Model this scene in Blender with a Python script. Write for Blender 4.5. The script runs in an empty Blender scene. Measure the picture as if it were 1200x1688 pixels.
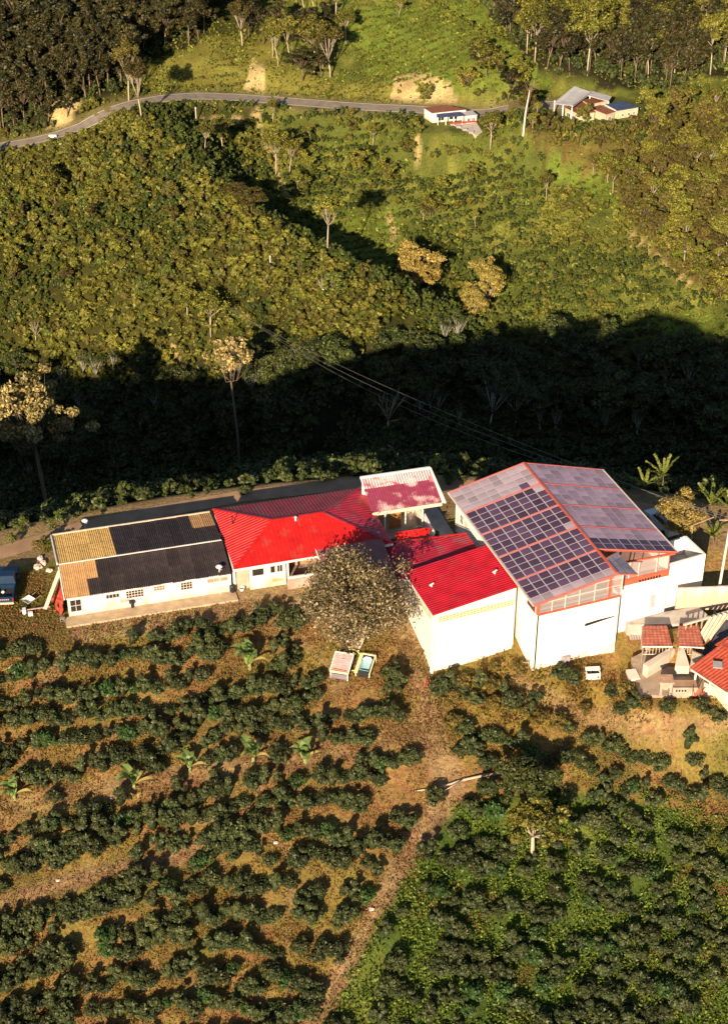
import bpy, math, random
import numpy as np
R = math.radians
random.seed(7); RNG = np.random.default_rng(7)
SC = bpy.context.scene; COL = SC.collection

# ------------------------------------------------------------------ camera, world, sun, exposure
FP = 2800.0; TILT = R(34); CAMH = 88.0
cam = bpy.data.objects.new('camera', bpy.data.cameras.new('camera')); COL.objects.link(cam)
cam.location = (0, 0, CAMH); cam.rotation_euler = (math.pi/2 - TILT, 0, 0)
cam.data.sensor_fit = 'VERTICAL'; cam.data.sensor_height = 24; cam.data.sensor_width = 24*1200/1688
cam.data.lens = 24*FP/1688; cam.data.clip_start = 1; cam.data.clip_end = 3000
SC.camera = cam
SUN_EL, SUN_AZ = 21.0, 15.0            # light travels towards +Y, turned towards +X by SUN_AZ
w = bpy.data.worlds.new('World'); SC.world = w; w.use_nodes = True
nt = w.node_tree; nt.nodes.clear()
sky = nt.nodes.new('ShaderNodeTexSky'); sky.sky_type = 'NISHITA'; sky.sun_disc = False
sky.sun_elevation = R(SUN_EL); sky.sun_rotation = R(180 + SUN_AZ); sky.altitude = 1300
bg = nt.nodes.new('ShaderNodeBackground'); bg.inputs[1].default_value = 0.06
wo = nt.nodes.new('ShaderNodeOutputWorld')
nt.links.new(sky.outputs[0], bg.inputs[0]); nt.links.new(bg.outputs[0], wo.inputs[0])
sl = bpy.data.lights.new('sun', 'SUN'); sl.energy = 5.0; sl.angle = R(0.5); sl.color = (1.0, 0.80, 0.56)
so = bpy.data.objects.new('sun', sl); COL.objects.link(so)
so.rotation_euler = (math.pi/2 - R(SUN_EL), 0, -R(SUN_AZ)); so.location = (-60, -200, 120)
SC.view_settings.view_transform = 'Standard'; SC.view_settings.look = 'None'
SC.view_settings.exposure = 1.0; SC.view_settings.gamma = 1.0; SC.view_settings.use_curve_mapping = False
SC.cycles.max_bounces = 5; SC.cycles.diffuse_bounces = 2; SC.cycles.glossy_bounces = 3
SC.cycles.transmission_bounces = 4; SC.cycles.transparent_max_bounces = 8

# ------------------------------------------------------------------ ray and ground helpers
FW = np.array([0, math.cos(TILT), -math.sin(TILT)]); UP = np.array([0, math.sin(TILT), math.cos(TILT)])
def at(u, v, z):
    """the place whose height is z and that the photograph shows at (u, v)"""
    d = FW*FP + np.array([1., 0, 0])*(u-600) + UP*(844-v)
    t = (z-CAMH)/d[2]
    return (float(d[0]*t), float(d[1]*t), float(z))
def pix(x, y, z):
    x = np.asarray(x, float); q1 = np.asarray(y, float); q2 = np.asarray(z, float)-CAMH
    wd = q1*FW[1]+q2*FW[2]
    return 600+FP*x/wd, 844-FP*(q1*UP[1]+q2*UP[2])/wd

def _h(ix, iy, s):
    n = (ix*374761393 + iy*668265263 + s*1442695041) & 0x7fffffff
    n = ((n ^ (n >> 13))*1274126177) & 0x7fffffff
    return ((n ^ (n >> 16)) & 0xffff)/65535.0
def vnoise(x, y, s=0):
    x = np.asarray(x, float); y = np.asarray(y, float)
    ix = np.floor(x).astype(np.int64); iy = np.floor(y).astype(np.int64)
    fx = x-ix; fy = y-iy; fx = fx*fx*(3-2*fx); fy = fy*fy*(3-2*fy)
    a = _h(ix, iy, s); b = _h(ix+1, iy, s); c = _h(ix, iy+1, s); d = _h(ix+1, iy+1, s)
    return (a*(1-fx)+b*fx)*(1-fy)+(c*(1-fx)+d*fx)*fy
def fbm(x, y, s=0, o=4):
    v = 0; a = 0.5; t = 0
    for k in range(o):
        v = v + a*vnoise(x, y, s+k*17); t += a; a *= 0.5; x = x*2.03+3.1; y = y*2.03+1.7
    return v/t
def sstep(a, b, x):
    t = np.clip((np.asarray(x, float)-a)/(b-a), 0, 1); return t*t*(3-2*t)
def polyd(x, y, pts):
    """distance to a polyline, and the parameter along it"""
    x = np.asarray(x, float); y = np.asarray(y, float)
    best = np.full(np.broadcast(x, y).shape, 1e9); par = np.zeros_like(best); side = np.zeros_like(best)
    for i in range(len(pts)-1):
        ax, ay = pts[i][:2]; bx, by = pts[i+1][:2]; dx, dy = bx-ax, by-ay; L2 = dx*dx+dy*dy
        t = np.clip(((x-ax)*dx+(y-ay)*dy)/L2, 0, 1)
        d = np.hypot(x-ax-t*dx, y-ay-t*dy); m = d < best
        par = np.where(m, i+t, par); side = np.where(m, -np.sign((x-ax)*dy-(y-ay)*dx), side); best = np.where(m, d, best)
    return best, par, side
def inpoly(x, y, pts):
    x = np.asarray(x, float); y = np.asarray(y, float); r = np.zeros(np.broadcast(x, y).shape, bool); n = len(pts)
    for i in range(n):
        x1, y1 = pts[i]; x2, y2 = pts[(i+1) % n]
        c = ((y1 > y) != (y2 > y)) & (x < (x2-x1)*(y-y1)/((y2-y1) or 1e-9)+x1); r ^= c
    return r

class Frame:
    def __init__(s, deg, ox, oy, oz=0.0):
        s.deg = deg; s.c, s.s = math.cos(R(deg)), math.sin(R(deg)); s.o = (ox, oy, oz)
    def w(s, a, b, z=0.0): return (s.o[0]+a*s.c-b*s.s, s.o[1]+a*s.s+b*s.c, s.o[2]+z)
    def l(s, x, y): dx, dy = x-s.o[0], y-s.o[1]; return dx*s.c+dy*s.s, -dx*s.s+dy*s.c
FA = Frame(15.0, -24.97, 114.54)          # long house, hip roofed house, rear shed
FB = Frame(20.5, 14.53, 111.69)           # solar hall and white hall

def _spine(px, hs):
    out = []
    for (u, v), h in zip(px, hs):
        d = FW*FP+np.array([1., 0, 0])*(u-600)+UP*(844-v); t = np.linspace(180, 480, 1500)/np.linalg.norm(d)
        y = d[1]*t; z = CAMH+d[2]*t; f = -48+0.31*(y-253)+0.00035*np.clip(y-253, 0, 200)**2+h; i = int(np.argmax(z < f)); out.append((float(d[0]*t[i]), float(y[i])))
    return out
_SPX = [(205, 196), (262, 226), (330, 272), (430, 340), (525, 398), (625, 452), (700, 498)]; _SPH = [4, 8, 11, 13, 13, 12, 8]
_sp = _spine(_SPX, _SPH)
SPUR = [(_sp[0][0]-80, _sp[0][1]+35), (_sp[0][0]-22, _sp[0][1]+12)]+_sp+[(_sp[-1][0]+6, _sp[-1][1]-13)]
SPUR_H = [0, 0]+_SPH+[1]
ROADPX = [(-150, 262), (-60, 252), (0, 243), (60, 234), (110, 226), (145, 212), (163, 196), (176, 178), (205, 163), (270, 158), (330, 157), (400, 160), (430, 166), (520, 173), (600, 179), (680, 184), (760, 186), (830, 184), (880, 176), (925, 168), (960, 160)]
def crest(x):
    xx = np.clip(np.asarray(x, float), -49, 46); return 135.8-0.006*(xx-6)**2
def base_h(x, y):
    x = np.asarray(x, float); y = np.asarray(y, float)
    # house ridge and the planted slope in front of it
    a, b = FA.l(x, y)
    t = -(b+1.9)
    k = 0.9
    near = -0.335*(np.logaddexp(0, t/k)*k)
    near = near-0.05*np.clip(t-14, 0, None)
    xr = np.clip(x-6, 0, 60); near = near-sstep(2, 30, t)*0.0045*xr*xr
    xl = np.clip(-x-12, 0, 60); near = near-sstep(2, 30, t)*0.0035*xl*xl
    near = near+sstep(1, 8, t)*(fbm(x/9, y/9, 3)-0.5)*1.3
    # far side of the ridge
    tb = np.clip(y-crest(x), 0, None)
    back = -(0.56*np.clip(tb-0.8, 0, None)+0.006*np.clip(tb, 0, 20)**2+0.55*np.clip(tb-20, 0, None))
    back = back+sstep(3, 12, tb)*(fbm(x/14, y/14, 9)-0.5)*5
    n = near+back
    # the slope across the valley
    f = -48+0.31*(y-253)+0.00035*np.clip(y-253, 0, 200)**2
    f = f+(fbm(x/45+5, y/45, 21)-0.5)*9*sstep(225, 275, y)+(fbm(x/14, y/14, 33)-0.5)*2.2
    f = f-11*(1-sstep(232, 272, y))*(1-sstep(-30, 5, x))
    d, par, side = polyd(x, y, SPUR)
    hh = np.interp(par, range(len(SPUR_H)), SPUR_H)
    wl = np.where(side > 0, 8.5, 34.0)
    f = f+hh*np.exp(-(d/wl)**2)*np.where(side > 0, 1, 1)
    d2, p2, s2 = polyd(x, y, [(30, 318), (44, 300), (56, 280), (66, 262), (72, 245)])
    f = f+5.5*np.exp(-(d2/np.where(s2 > 0, 12.0, 20.0))**2)
    # wooded knolls at the upper left and far behind
    f = f+15*np.exp(-((x+88)/26)**2-((y-338)/22)**2)
    f = f+12*np.exp(-((x-66)/34)**2-((y-372)/20)**2)
    far = np.clip(y-470, 0, None); f = f-0.2*far
    n = np.where(y > 200, n-400*sstep(215, 240, y), n)
    kk = 2.2
    return np.maximum(n, f)+np.log1p(np.exp(-np.abs(n-f)/kk))*kk
class Ground:
    pads = []        # (polyline, halfwidth, blend, z list)
    def __call__(s, x, y):
        z = base_h(x, y)
        for pts, hw, bl, zs in s.pads:
            d, par, _ = polyd(x, y, pts)
            zt = np.interp(par, range(len(zs)), zs); m = 1-sstep(hw, hw+bl, d); z = z*(1-m)+zt*m
        return z
gh = Ground()
def hit(u, v, f=None, t0=95.0, t1=900.0, n=1700):
    f = f or gh
    d = FW*FP+np.array([1., 0, 0])*(u-600)+UP*(844-v); d = d/np.linalg.norm(d)
    t = np.linspace(t0, t1, n); x = d[0]*t; y = d[1]*t; z = CAMH+d[2]*t
    below = z < f(x, y); i = int(np.argmax(below))
    if not below[i]: i = n-1
    tt = np.linspace(t[max(i-1, 0)], t[i], 12); zz = CAMH+d[2]*tt < f(d[0]*tt, d[1]*tt)
    q = tt[int(np.argmax(zz))] if zz.any() else t[i]
    return (float(d[0]*q), float(d[1]*q), float(f(d[0]*q, d[1]*q)))
# road bench
rp = [hit(u, v, base_h) for u, v in ROADPX]
rz = np.array([p[2] for p in rp]); rz = np.convolve(np.pad(rz, 2, mode='edge'), np.ones(5)/5, 'valid')
rxy = np.array([p[:2] for p in rp])
for _ in range(3): rxy[1:-1] = (rxy[:-2]+rxy[1:-1]*2+rxy[2:])/4
ROAD = [(float(p[0]), float(p[1]), float(z)) for p, z in zip(rxy, rz)]
def dense(pts, step):
    out = []
    for a, b in zip(pts[:-1], pts[1:]):
        n = max(1, int(math.dist(a, b)/step))
        for k in range(n): out.append(tuple(a[i]+(b[i]-a[i])*k/n for i in range(len(a))))
    out.append(tuple(pts[-1])); return out
gh.pads.append((ROAD, 3.4, 4.0, [p[2] for p in ROAD]))
def pad_at(u, v, r, bl, dz=0.0, lift=0.0):
    p = hit(u, v, gh); gh.pads.append(([(p[0]-r*0.6, p[1]), (p[0]+r*0.6, p[1])], r, bl, [p[2]+dz]*2)); return p[2]+dz
ZA = pad_at(738, 200, 6.0, 4.0)
ZB = pad_at(978, 190, 9.0, 4.0)
gh.pads.append(([(24.5, 109.0), (33, 110.5)], 2.0, 3.0, [-3.5, -3.3]))
gh.pads.append(([(26.5, 114.2), (33, 115.5)], 1.0, 2.0, [-1.9, -1.4]))

# ------------------------------------------------------------------ materials
MATS = {}
def _bs(m):
    return next(n for n in m.node_tree.nodes if n.type == 'BSDF_PRINCIPLED')
def mat(name, col, rough=0.7, var=0.12, scale=3.0, metal=0.0, bump=0.0, spec=0.4, streak=None, alpha=None, trans=0.0, randv=0.0, dirt=None, splash=None):
    if name in MATS: return MATS[name]
    m = bpy.data.materials.new(name); m.use_nodes = True; nt = m.node_tree; b = _bs(m); N = nt.nodes; L = nt.links
    b.inputs['Roughness'].default_value = rough; b.inputs['Metallic'].default_value = metal
    b.inputs['Specular IOR Level'].default_value = spec
    tc = N.new('ShaderNodeTexCoord'); no = N.new('ShaderNodeTexNoise'); no.inputs['Scale'].default_value = scale
    no.inputs['Detail'].default_value = 6
    mp = N.new('ShaderNodeMapping'); L.new(tc.outputs['Object'], mp.inputs[0]); L.new(mp.outputs[0], no.inputs['Vector'])
    if streak: mp.inputs['Scale'].default_value = streak
    mr = N.new('ShaderNodeMapRange'); mr.inputs[1].default_value = 0.25; mr.inputs[2].default_value = 0.75
    mr.inputs[3].default_value = 1-var*1.5; mr.inputs[4].default_value = 1+var
    L.new(no.outputs[0], mr.inputs[0])
    mx = N.new('ShaderNodeVectorMath'); mx.operation = 'SCALE'; mx.inputs[0].default_value = col[:3]
    L.new(mr.outputs[0], mx.inputs['Scale']); out = mx.outputs[0]
    if randv:
        oi = N.new('ShaderNodeObjectInfo'); m2 = N.new('ShaderNodeMapRange'); m2.inputs[3].default_value = 1-randv; m2.inputs[4].default_value = 1+randv
        L.new(oi.outputs['Random'], m2.inputs[0]); s2 = N.new('ShaderNodeVectorMath'); s2.operation = 'SCALE'
        L.new(out, s2.inputs[0]); L.new(m2.outputs[0], s2.inputs['Scale']); out = s2.outputs[0]
    if dirt:
        n2 = N.new('ShaderNodeTexNoise'); n2.inputs['Scale'].default_value = dirt[1]; n2.inputs['Detail'].default_value = 8
        L.new(mp.outputs[0], n2.inputs['Vector'])
        r2 = N.new('ShaderNodeMapRange'); r2.inputs[1].default_value = dirt[2]; r2.inputs[2].default_value = dirt[2]+0.15
        L.new(n2.outputs[0], r2.inputs[0])
        mi = N.new('ShaderNodeMix'); mi.data_type = 'RGBA'; L.new(r2.outputs[0], mi.inputs[0]); L.new(out, mi.inputs[6]); mi.inputs[7].default_value = (*dirt[0], 1)
        out = mi.outputs[2]
    if splash:
        sp = N.new('ShaderNodeSeparateXYZ'); L.new(tc.outputs['Object'], sp.inputs[0]); n3 = N.new('ShaderNodeTexNoise'); n3.inputs['Scale'].default_value = 1.6; n3.inputs['Detail'].default_value = 8
        m3_ = N.new('ShaderNodeMapping'); m3_.inputs['Scale'].default_value = (1, 1, .35); L.new(tc.outputs['Object'], m3_.inputs[0]); L.new(m3_.outputs[0], n3.inputs['Vector'])
        ad = N.new('ShaderNodeMath'); ad.operation = 'MULTIPLY_ADD'; ad.inputs[1].default_value = 3.2; L.new(n3.outputs[0], ad.inputs[0]); L.new(sp.outputs[2], ad.inputs[2])
        r3 = N.new('ShaderNodeMapRange'); r3.inputs[1].default_value = 1.2; r3.inputs[2].default_value = 2.9; r3.inputs[3].default_value = .8; r3.inputs[4].default_value = 0; L.new(ad.outputs[0], r3.inputs[0])
        m4 = N.new('ShaderNodeMix'); m4.data_type = 'RGBA'; L.new(r3.outputs[0], m4.inputs[0]); L.new(out, m4.inputs[6]); m4.inputs[7].default_value = (*splash, 1); out = m4.outputs[2]
    L.new(out, b.inputs['Base Color'])
    if bump:
        bp = N.new('ShaderNodeBump'); bp.inputs['Strength'].default_value = bump; bp.inputs['Distance'].default_value = 0.03
        L.new(no.outputs[0], bp.inputs['Height']); L.new(bp.outputs[0], b.inputs['Normal'])
    if alpha is not None: b.inputs['Alpha'].default_value = alpha
    if trans: b.inputs['Transmission Weight'].default_value = trans
    MATS[name] = m; return m
def leafmat(name, c1, c2, rough=0.45, spec=0.5, rv=0.35, transl=0.25):
    """leaf: tone attribute mixes two leaf colours, a random shift per plant"""
    m = bpy.data.materials.new(name); m.use_nodes = True; nt = m.node_tree; b = _bs(m); N = nt.nodes; L = nt.links
    a = N.new('ShaderNodeAttribute'); a.attribute_name = 'tone'
    mi = N.new('ShaderNodeMix'); mi.data_type = 'RGBA'; L.new(a.outputs['Fac'], mi.inputs[0])
    mi.inputs[6].default_value = (*c1, 1); mi.inputs[7].default_value = (*c2, 1)
    oi = N.new('ShaderNodeObjectInfo'); mr = N.new('ShaderNodeMapRange'); mr.inputs[3].default_value = 1-rv; mr.inputs[4].default_value = 1+rv
    L.new(oi.outputs['Random'], mr.inputs[0])
    hs = N.new('ShaderNodeHueSaturation'); m3 = N.new('ShaderNodeMapRange'); m3.inputs[3].default_value = 0.49; m3.inputs[4].default_value = 0.512
    mm = N.new('ShaderNodeMath'); mm.operation = 'MULTIPLY'; mm.inputs[1].default_value = 7.31; fr = N.new('ShaderNodeMath'); fr.operation = 'FRACT'
    L.new(oi.outputs['Random'], mm.inputs[0]); L.new(mm.outputs[0], fr.inputs[0]); L.new(fr.outputs[0], m3.inputs[0]); L.new(m3.outputs[0], hs.inputs['Hue'])
    L.new(mr.outputs[0], hs.inputs['Value']); L.new(mi.outputs[2], hs.inputs['Color'])
    L.new(hs.outputs[0], b.inputs['Base Color'])
    b.inputs['Roughness'].default_value = rough; b.inputs['Specular IOR Level'].default_value = spec
    tr = N.new('ShaderNodeBsdfTranslucent'); L.new(hs.outputs[0], tr.inputs[0]); ms = N.new('ShaderNodeMixShader'); ms.inputs[0].default_value = transl
    o = next(n for n in N if n.type == 'OUTPUT_MATERIAL'); L.new(b.outputs[0], ms.inputs[1]); L.new(tr.outputs[0], ms.inputs[2]); L.new(ms.outputs[0], o.inputs[0])
    MATS[name] = m; return m
def ground_mat():
    m = bpy.data.materials.new('ground_cover'); m.use_nodes = True; nt = m.node_tree; b = _bs(m); N = nt.nodes; L = nt.links
    at_ = N.new('ShaderNodeAttribute'); at_.attribute_name = 'cover'; tc = N.new('ShaderNodeTexCoord')
    def noise(s, d, r=0.6):
        n = N.new('ShaderNodeTexNoise'); n.inputs['Scale'].default_value = s; n.inputs['Detail'].default_value = d; n.inputs['Roughness'].default_value = r
        L.new(tc.outputs['Object'], n.inputs['Vector']); return n
    n1 = noise(0.35, 6); n2 = noise(3.2, 9, 0.75); n3 = noise(0.9, 7)
    def mr(src, a, c, lo, hi):
        k = N.new('ShaderNodeMapRange'); k.inputs[1].default_value = a; k.inputs[2].default_value = c; k.inputs[3].default_value = lo; k.inputs[4].default_value = hi
        L.new(src, k.inputs[0]); return k.outputs[0]
    f = N.new('ShaderNodeMath'); f.operation = 'MULTIPLY'; L.new(mr(n1.outputs[0], .3, .7, .75, 1.25), f.inputs[0]); L.new(mr(n2.outputs[0], .3, .7, .45, 1.5), f.inputs[1])
    s = N.new('ShaderNodeVectorMath'); s.operation = 'SCALE'; L.new(at_.outputs['Color'], s.inputs[0]); L.new(f.outputs[0], s.inputs['Scale'])
    hs = N.new('ShaderNodeHueSaturation'); L.new(s.outputs[0], hs.inputs['Color']); L.new(mr(n3.outputs[0], .3, .7, .488, .535), hs.inputs['Hue'])
    hs.inputs['Saturation'].default_value = 1.0
    L.new(hs.outputs[0], b.inputs['Base Color']); b.inputs['Roughness'].default_value = 0.9; b.inputs['Specular IOR Level'].default_value = 0.15
    bp = N.new('ShaderNodeBump'); bp.inputs['Strength'].default_value = 0.9; bp.inputs['Distance'].default_value = 0.25
    L.new(n2.outputs[0], bp.inputs['Height']); L.new(bp.outputs[0], b.inputs['Normal'])
    MATS['ground'] = m; return m

ONES = ['zeroth', 'first', 'second', 'third', 'fourth', 'fifth', 'sixth', 'seventh', 'eighth', 'ninth', 'tenth', 'eleventh', 'twelfth', 'thirteenth', 'fourteenth', 'fifteenth', 'sixteenth', 'seventeenth', 'eighteenth', 'nineteenth']
def nth(n):
    if n < 20: return ONES[n]
    t = ['', '', 'twent', 'thirt', 'fort', 'fift', 'sixt', 'sevent', 'eight', 'ninet'][n//10]
    return t+'ieth' if n % 10 == 0 else t+'y-'+ONES[n % 10]
# ------------------------------------------------------------------ mesh helpers
def tag(o, label=None, cat=None, group=None, kind=None):
    if label: o['label'] = label
    if cat: o['category'] = cat
    if group: o['group'] = group
    if kind: o['kind'] = kind
    return o
def empty(name, loc, rz=0.0, label=None, cat=None, group=None):
    o = bpy.data.objects.new(name, None); COL.objects.link(o); o.location = loc; o.rotation_euler = (0, 0, rz)
    o.empty_display_size = 0.5
    return tag(o, label, cat, group)
def link(name, me, parent=None, loc=None, rot=None, scale=None):
    o = bpy.data.objects.new(name, me); COL.objects.link(o)
    if parent: o.parent = parent
    if loc is not None: o.location = loc
    if rot is not None: o.rotation_euler = rot
    if scale is not None: o.scale = (scale,)*3 if isinstance(scale, (int, float)) else scale
    return o
class MB:
    def __init__(s): s.v = []; s.f = []; s.m = []; s.mats = []; s.smooth = False
    def mi(s, m):
        if m not in s.mats: s.mats.append(m)
        return s.mats.index(m)
    def add(s, vs, fs, m):
        o = len(s.v); s.v += [tuple(map(float, p)) for p in vs]; k = s.mi(m)
        for f in fs: s.f.append([i+o for i in f]); s.m.append(k)
        return s
    def box(s, x0, y0, z0, x1, y1, z1, m):
        return s.add([(x0, y0, z0), (x1, y0, z0), (x1, y1, z0), (x0, y1, z0), (x0, y0, z1), (x1, y0, z1), (x1, y1, z1), (x0, y1, z1)],
                     [(0, 3, 2, 1), (4, 5, 6, 7), (0, 1, 5, 4), (1, 2, 6, 5), (2, 3, 7, 6), (3, 0, 4, 7)], m)
    def slab(s, pts, th, m, down=(0, 0, -1)):
        """polygon extruded along down by th"""
        n = len(pts); q = [tuple(p[i]+down[i]*th for i in range(3)) for p in pts]
        fs = [tuple(range(n)), tuple(range(2*n-1, n-1, -1))]+[(i, i+n, (i+1) % n+n, (i+1) % n) for i in range(n)]
        return s.add(list(pts)+q, fs, m)
    def bar(s, a, b, w, h, m):
        """square bar from a to b"""
        a = np.array(a, float); b = np.array(b, float); d = b-a; d /= (np.linalg.norm(d) or 1)
        r = np.cross(d, (0, 0, 1)); r = np.array([1., 0, 0]) if np.linalg.norm(r) < 1e-3 else r/np.linalg.norm(r)
        u = np.cross(r, d); vs = []
        for p in (a, b):
            for i, j in ((-1, -1), (1, -1), (1, 1), (-1, 1)): vs.append(p+r*i*w/2+u*j*h/2)
        return s.add(vs, [(0, 1, 2, 3), (7, 6, 5, 4), (0, 4, 5, 1), (1, 5, 6, 2), (2, 6, 7, 3), (3, 7, 4, 0)], m)
    def tube(s, pts, rs, m, n=6, cap=True):
        pts = [np.array(p, float) for p in pts]
        if isinstance(rs, (int, float)): rs = [rs]*len(pts)
        vs = []; fs = []; r0 = None
        for i, p in enumerate(pts):
            d = pts[min(i+1, len(pts)-1)]-pts[max(i-1, 0)]; d = d/(np.linalg.norm(d) or 1)
            if r0 is None: r0 = np.cross(d, (0.31, 0.2, 0.93)) if abs(d[2]) < .9 else np.cross(d, (1, 0, 0))
            r0 = r0-d*np.dot(r0, d); r0 = r0/(np.linalg.norm(r0) or 1); u = np.cross(d, r0)
            for k in range(n):
                t = 2*math.pi*k/n; vs.append(p+(r0*math.cos(t)+u*math.sin(t))*rs[i])
        for i in range(len(pts)-1):
            for k in range(n):
                a = i*n+k; b = i*n+(k+1) % n; fs.append((a, b, b+n, a+n))
        if cap: fs.append(tuple(range(n-1, -1, -1))); fs.append(tuple(range((len(pts)-1)*n, len(pts)*n)))
        return s.add(vs, fs, m)
    def lathe(s, prof, m, n=12, c=(0, 0, 0)):
        vs = []; fs = []
        for r, z in prof:
            for k in range(n): t = 2*math.pi*k/n; vs.append((c[0]+r*math.cos(t), c[1]+r*math.sin(t), c[2]+z))
        for i in range(len(prof)-1):
            for k in range(n): a = i*n+k; b = i*n+(k+1) % n; fs.append((a, b, b+n, a+n))
        fs.append(tuple(range((len(prof)-1)*n, len(prof)*n))); fs.append(tuple(range(n-1, -1, -1)))
        return s.add(vs, fs, m)
    def mesh(s, name):
        me = bpy.data.meshes.new(name); me.from_pydata(s.v, [], s.f)
        for m in s.mats: me.materials.append(m)
        me.polygons.foreach_set('material_index', s.m)
        if s.smooth: me.polygons.foreach_set('use_smooth', [True]*len(me.polygons))
        me.update(); return me
    def build(s, name, parent=None, loc=None, rot=None, label=None):
        o = link(name, s.mesh(name), parent, loc, rot)
        if label: o['label'] = label
        return o
def leafmesh(name, C, Nn, S, m, tone, asp=0.5, core=None):
    """many small leaves: centres C, facing Nn, half lengths S; each a bent diamond of two triangles"""
    C = np.asarray(C, float); n = len(C); Nn = Nn/np.linalg.norm(Nn, axis=1)[:, None]
    r = RNG.normal(size=(n, 3)); d = r-Nn*(r*Nn).sum(1)[:, None]; d /= np.linalg.norm(d, axis=1)[:, None]
    e = np.cross(Nn, d); S = np.broadcast_to(np.asarray(S, float), (n,))[:, None]
    V = np.empty((n, 4, 3)); V[:, 0] = C-d*S; V[:, 1] = C+e*S*asp-Nn*S*0.12; V[:, 2] = C+d*S-Nn*S*0.25; V[:, 3] = C-e*S*asp-Nn*S*0.12
    V = V.reshape(-1, 3); nv = len(V); F = np.arange(nv); tone = list(tone)
    cf = []
    if core is not None:
        cv, cf = core; V = np.vstack([V, cv])
    me = bpy.data.meshes.new(name); me.vertices.add(len(V)); me.vertices.foreach_set('co', V.ravel())
    loops = list(F); starts = list(range(0, nv, 4)); tot = [4]*n
    for f in cf: starts.append(len(loops)); tot.append(len(f)); loops += [i+nv for i in f]; tone.append(0.15)
    me.loops.add(len(loops)); me.loops.foreach_set('vertex_index', loops)
    me.polygons.add(len(starts)); me.polygons.foreach_set('loop_start', starts); me.polygons.foreach_set('loop_total', tot)
    me.update(calc_edges=True); a = me.attributes.new('tone', 'FLOAT', 'FACE'); a.data.foreach_set('value', np.asarray(tone, dtype=np.float32))
    me.materials.append(m); me.validate(); return me
def corefaces(cx, cy, cz, rx, rz, n=8, mrings=5, lump=0.2, seed=0):
    vs = []; fs = []; rg = np.random.default_rng(seed)
    for i in range(mrings+1):
        ph = -math.pi/2+math.pi*i/mrings
        for k in range(n):
            t = 2*math.pi*k/n; q = 1+rg.uniform(-lump, lump)
            vs.append((cx+rx*q*math.cos(ph)*math.cos(t), cy+rx*q*math.cos(ph)*math.sin(t), cz+rz*q*math.sin(ph)))
    for i in range(mrings):
        for k in range(n): a = i*n+k; b = i*n+(k+1) % n; fs.append([a, b, b+n, a+n])
    return np.array(vs), fs
def scatter(name, P, rot, scl, idx, protos_list, mats=(), **tags):
    """ONE object: geometry-node instances of the given kinds of plant on points"""
    me = bpy.data.meshes.new(name); P = np.asarray(P, float); n = len(P)
    me.vertices.add(n); me.vertices.foreach_set('co', P.ravel())
    a = me.attributes.new('rot', 'FLOAT_VECTOR', 'POINT'); a.data.foreach_set('vector', np.asarray(rot, dtype=np.float32).ravel())
    a = me.attributes.new('scl', 'FLOAT_VECTOR', 'POINT'); a.data.foreach_set('vector', np.asarray(scl, dtype=np.float32).ravel())
    a = me.attributes.new('idx', 'INT', 'POINT'); a.data.foreach_set('value', np.asarray(idx, dtype=np.int32))
    o = link(name, me); ng = bpy.data.node_groups.new(name+'_nodes', 'GeometryNodeTree')
    ng.interface.new_socket('Geometry', in_out='INPUT', socket_type='NodeSocketGeometry')
    ng.interface.new_socket('Geometry', in_out='OUTPUT', socket_type='NodeSocketGeometry')
    N = ng.nodes; L = ng.links; gi = N.new('NodeGroupInput'); go = N.new('NodeGroupOutput')
    def att(nm, ty): k = N.new('GeometryNodeInputNamedAttribute'); k.data_type = ty; k.inputs[0].default_value = nm; return k.outputs[0]
    outs = []
    for protos in protos_list:
        for q, ob in enumerate(protos):
            if not (np.asarray(idx) == q).any(): continue
            oi = N.new('GeometryNodeObjectInfo'); oi.transform_space = 'ORIGINAL'; oi.inputs['Object'].default_value = ob; oi.inputs['As Instance'].default_value = True
            cp = N.new('FunctionNodeCompare'); cp.data_type = 'INT'; cp.operation = 'EQUAL'; L.new(att('idx', 'INT'), cp.inputs[2]); cp.inputs[3].default_value = q
            ip = N.new('GeometryNodeInstanceOnPoints'); L.new(cp.outputs[0], ip.inputs['Selection'])
            L.new(gi.outputs[0], ip.inputs['Points']); L.new(oi.outputs['Geometry'], ip.inputs['Instance'])
            L.new(att('rot', 'FLOAT_VECTOR'), ip.inputs['Rotation']); L.new(att('scl', 'FLOAT_VECTOR'), ip.inputs['Scale']); outs.append(ip.outputs[0])
    j = N.new('GeometryNodeJoinGeometry')
    for x in outs: L.new(x, j.inputs[0])
    L.new(j.outputs[0], go.inputs[0])
    md = o.modifiers.new('scatter', 'NODES'); md.node_group = ng
    return tag(o, **tags)

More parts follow.
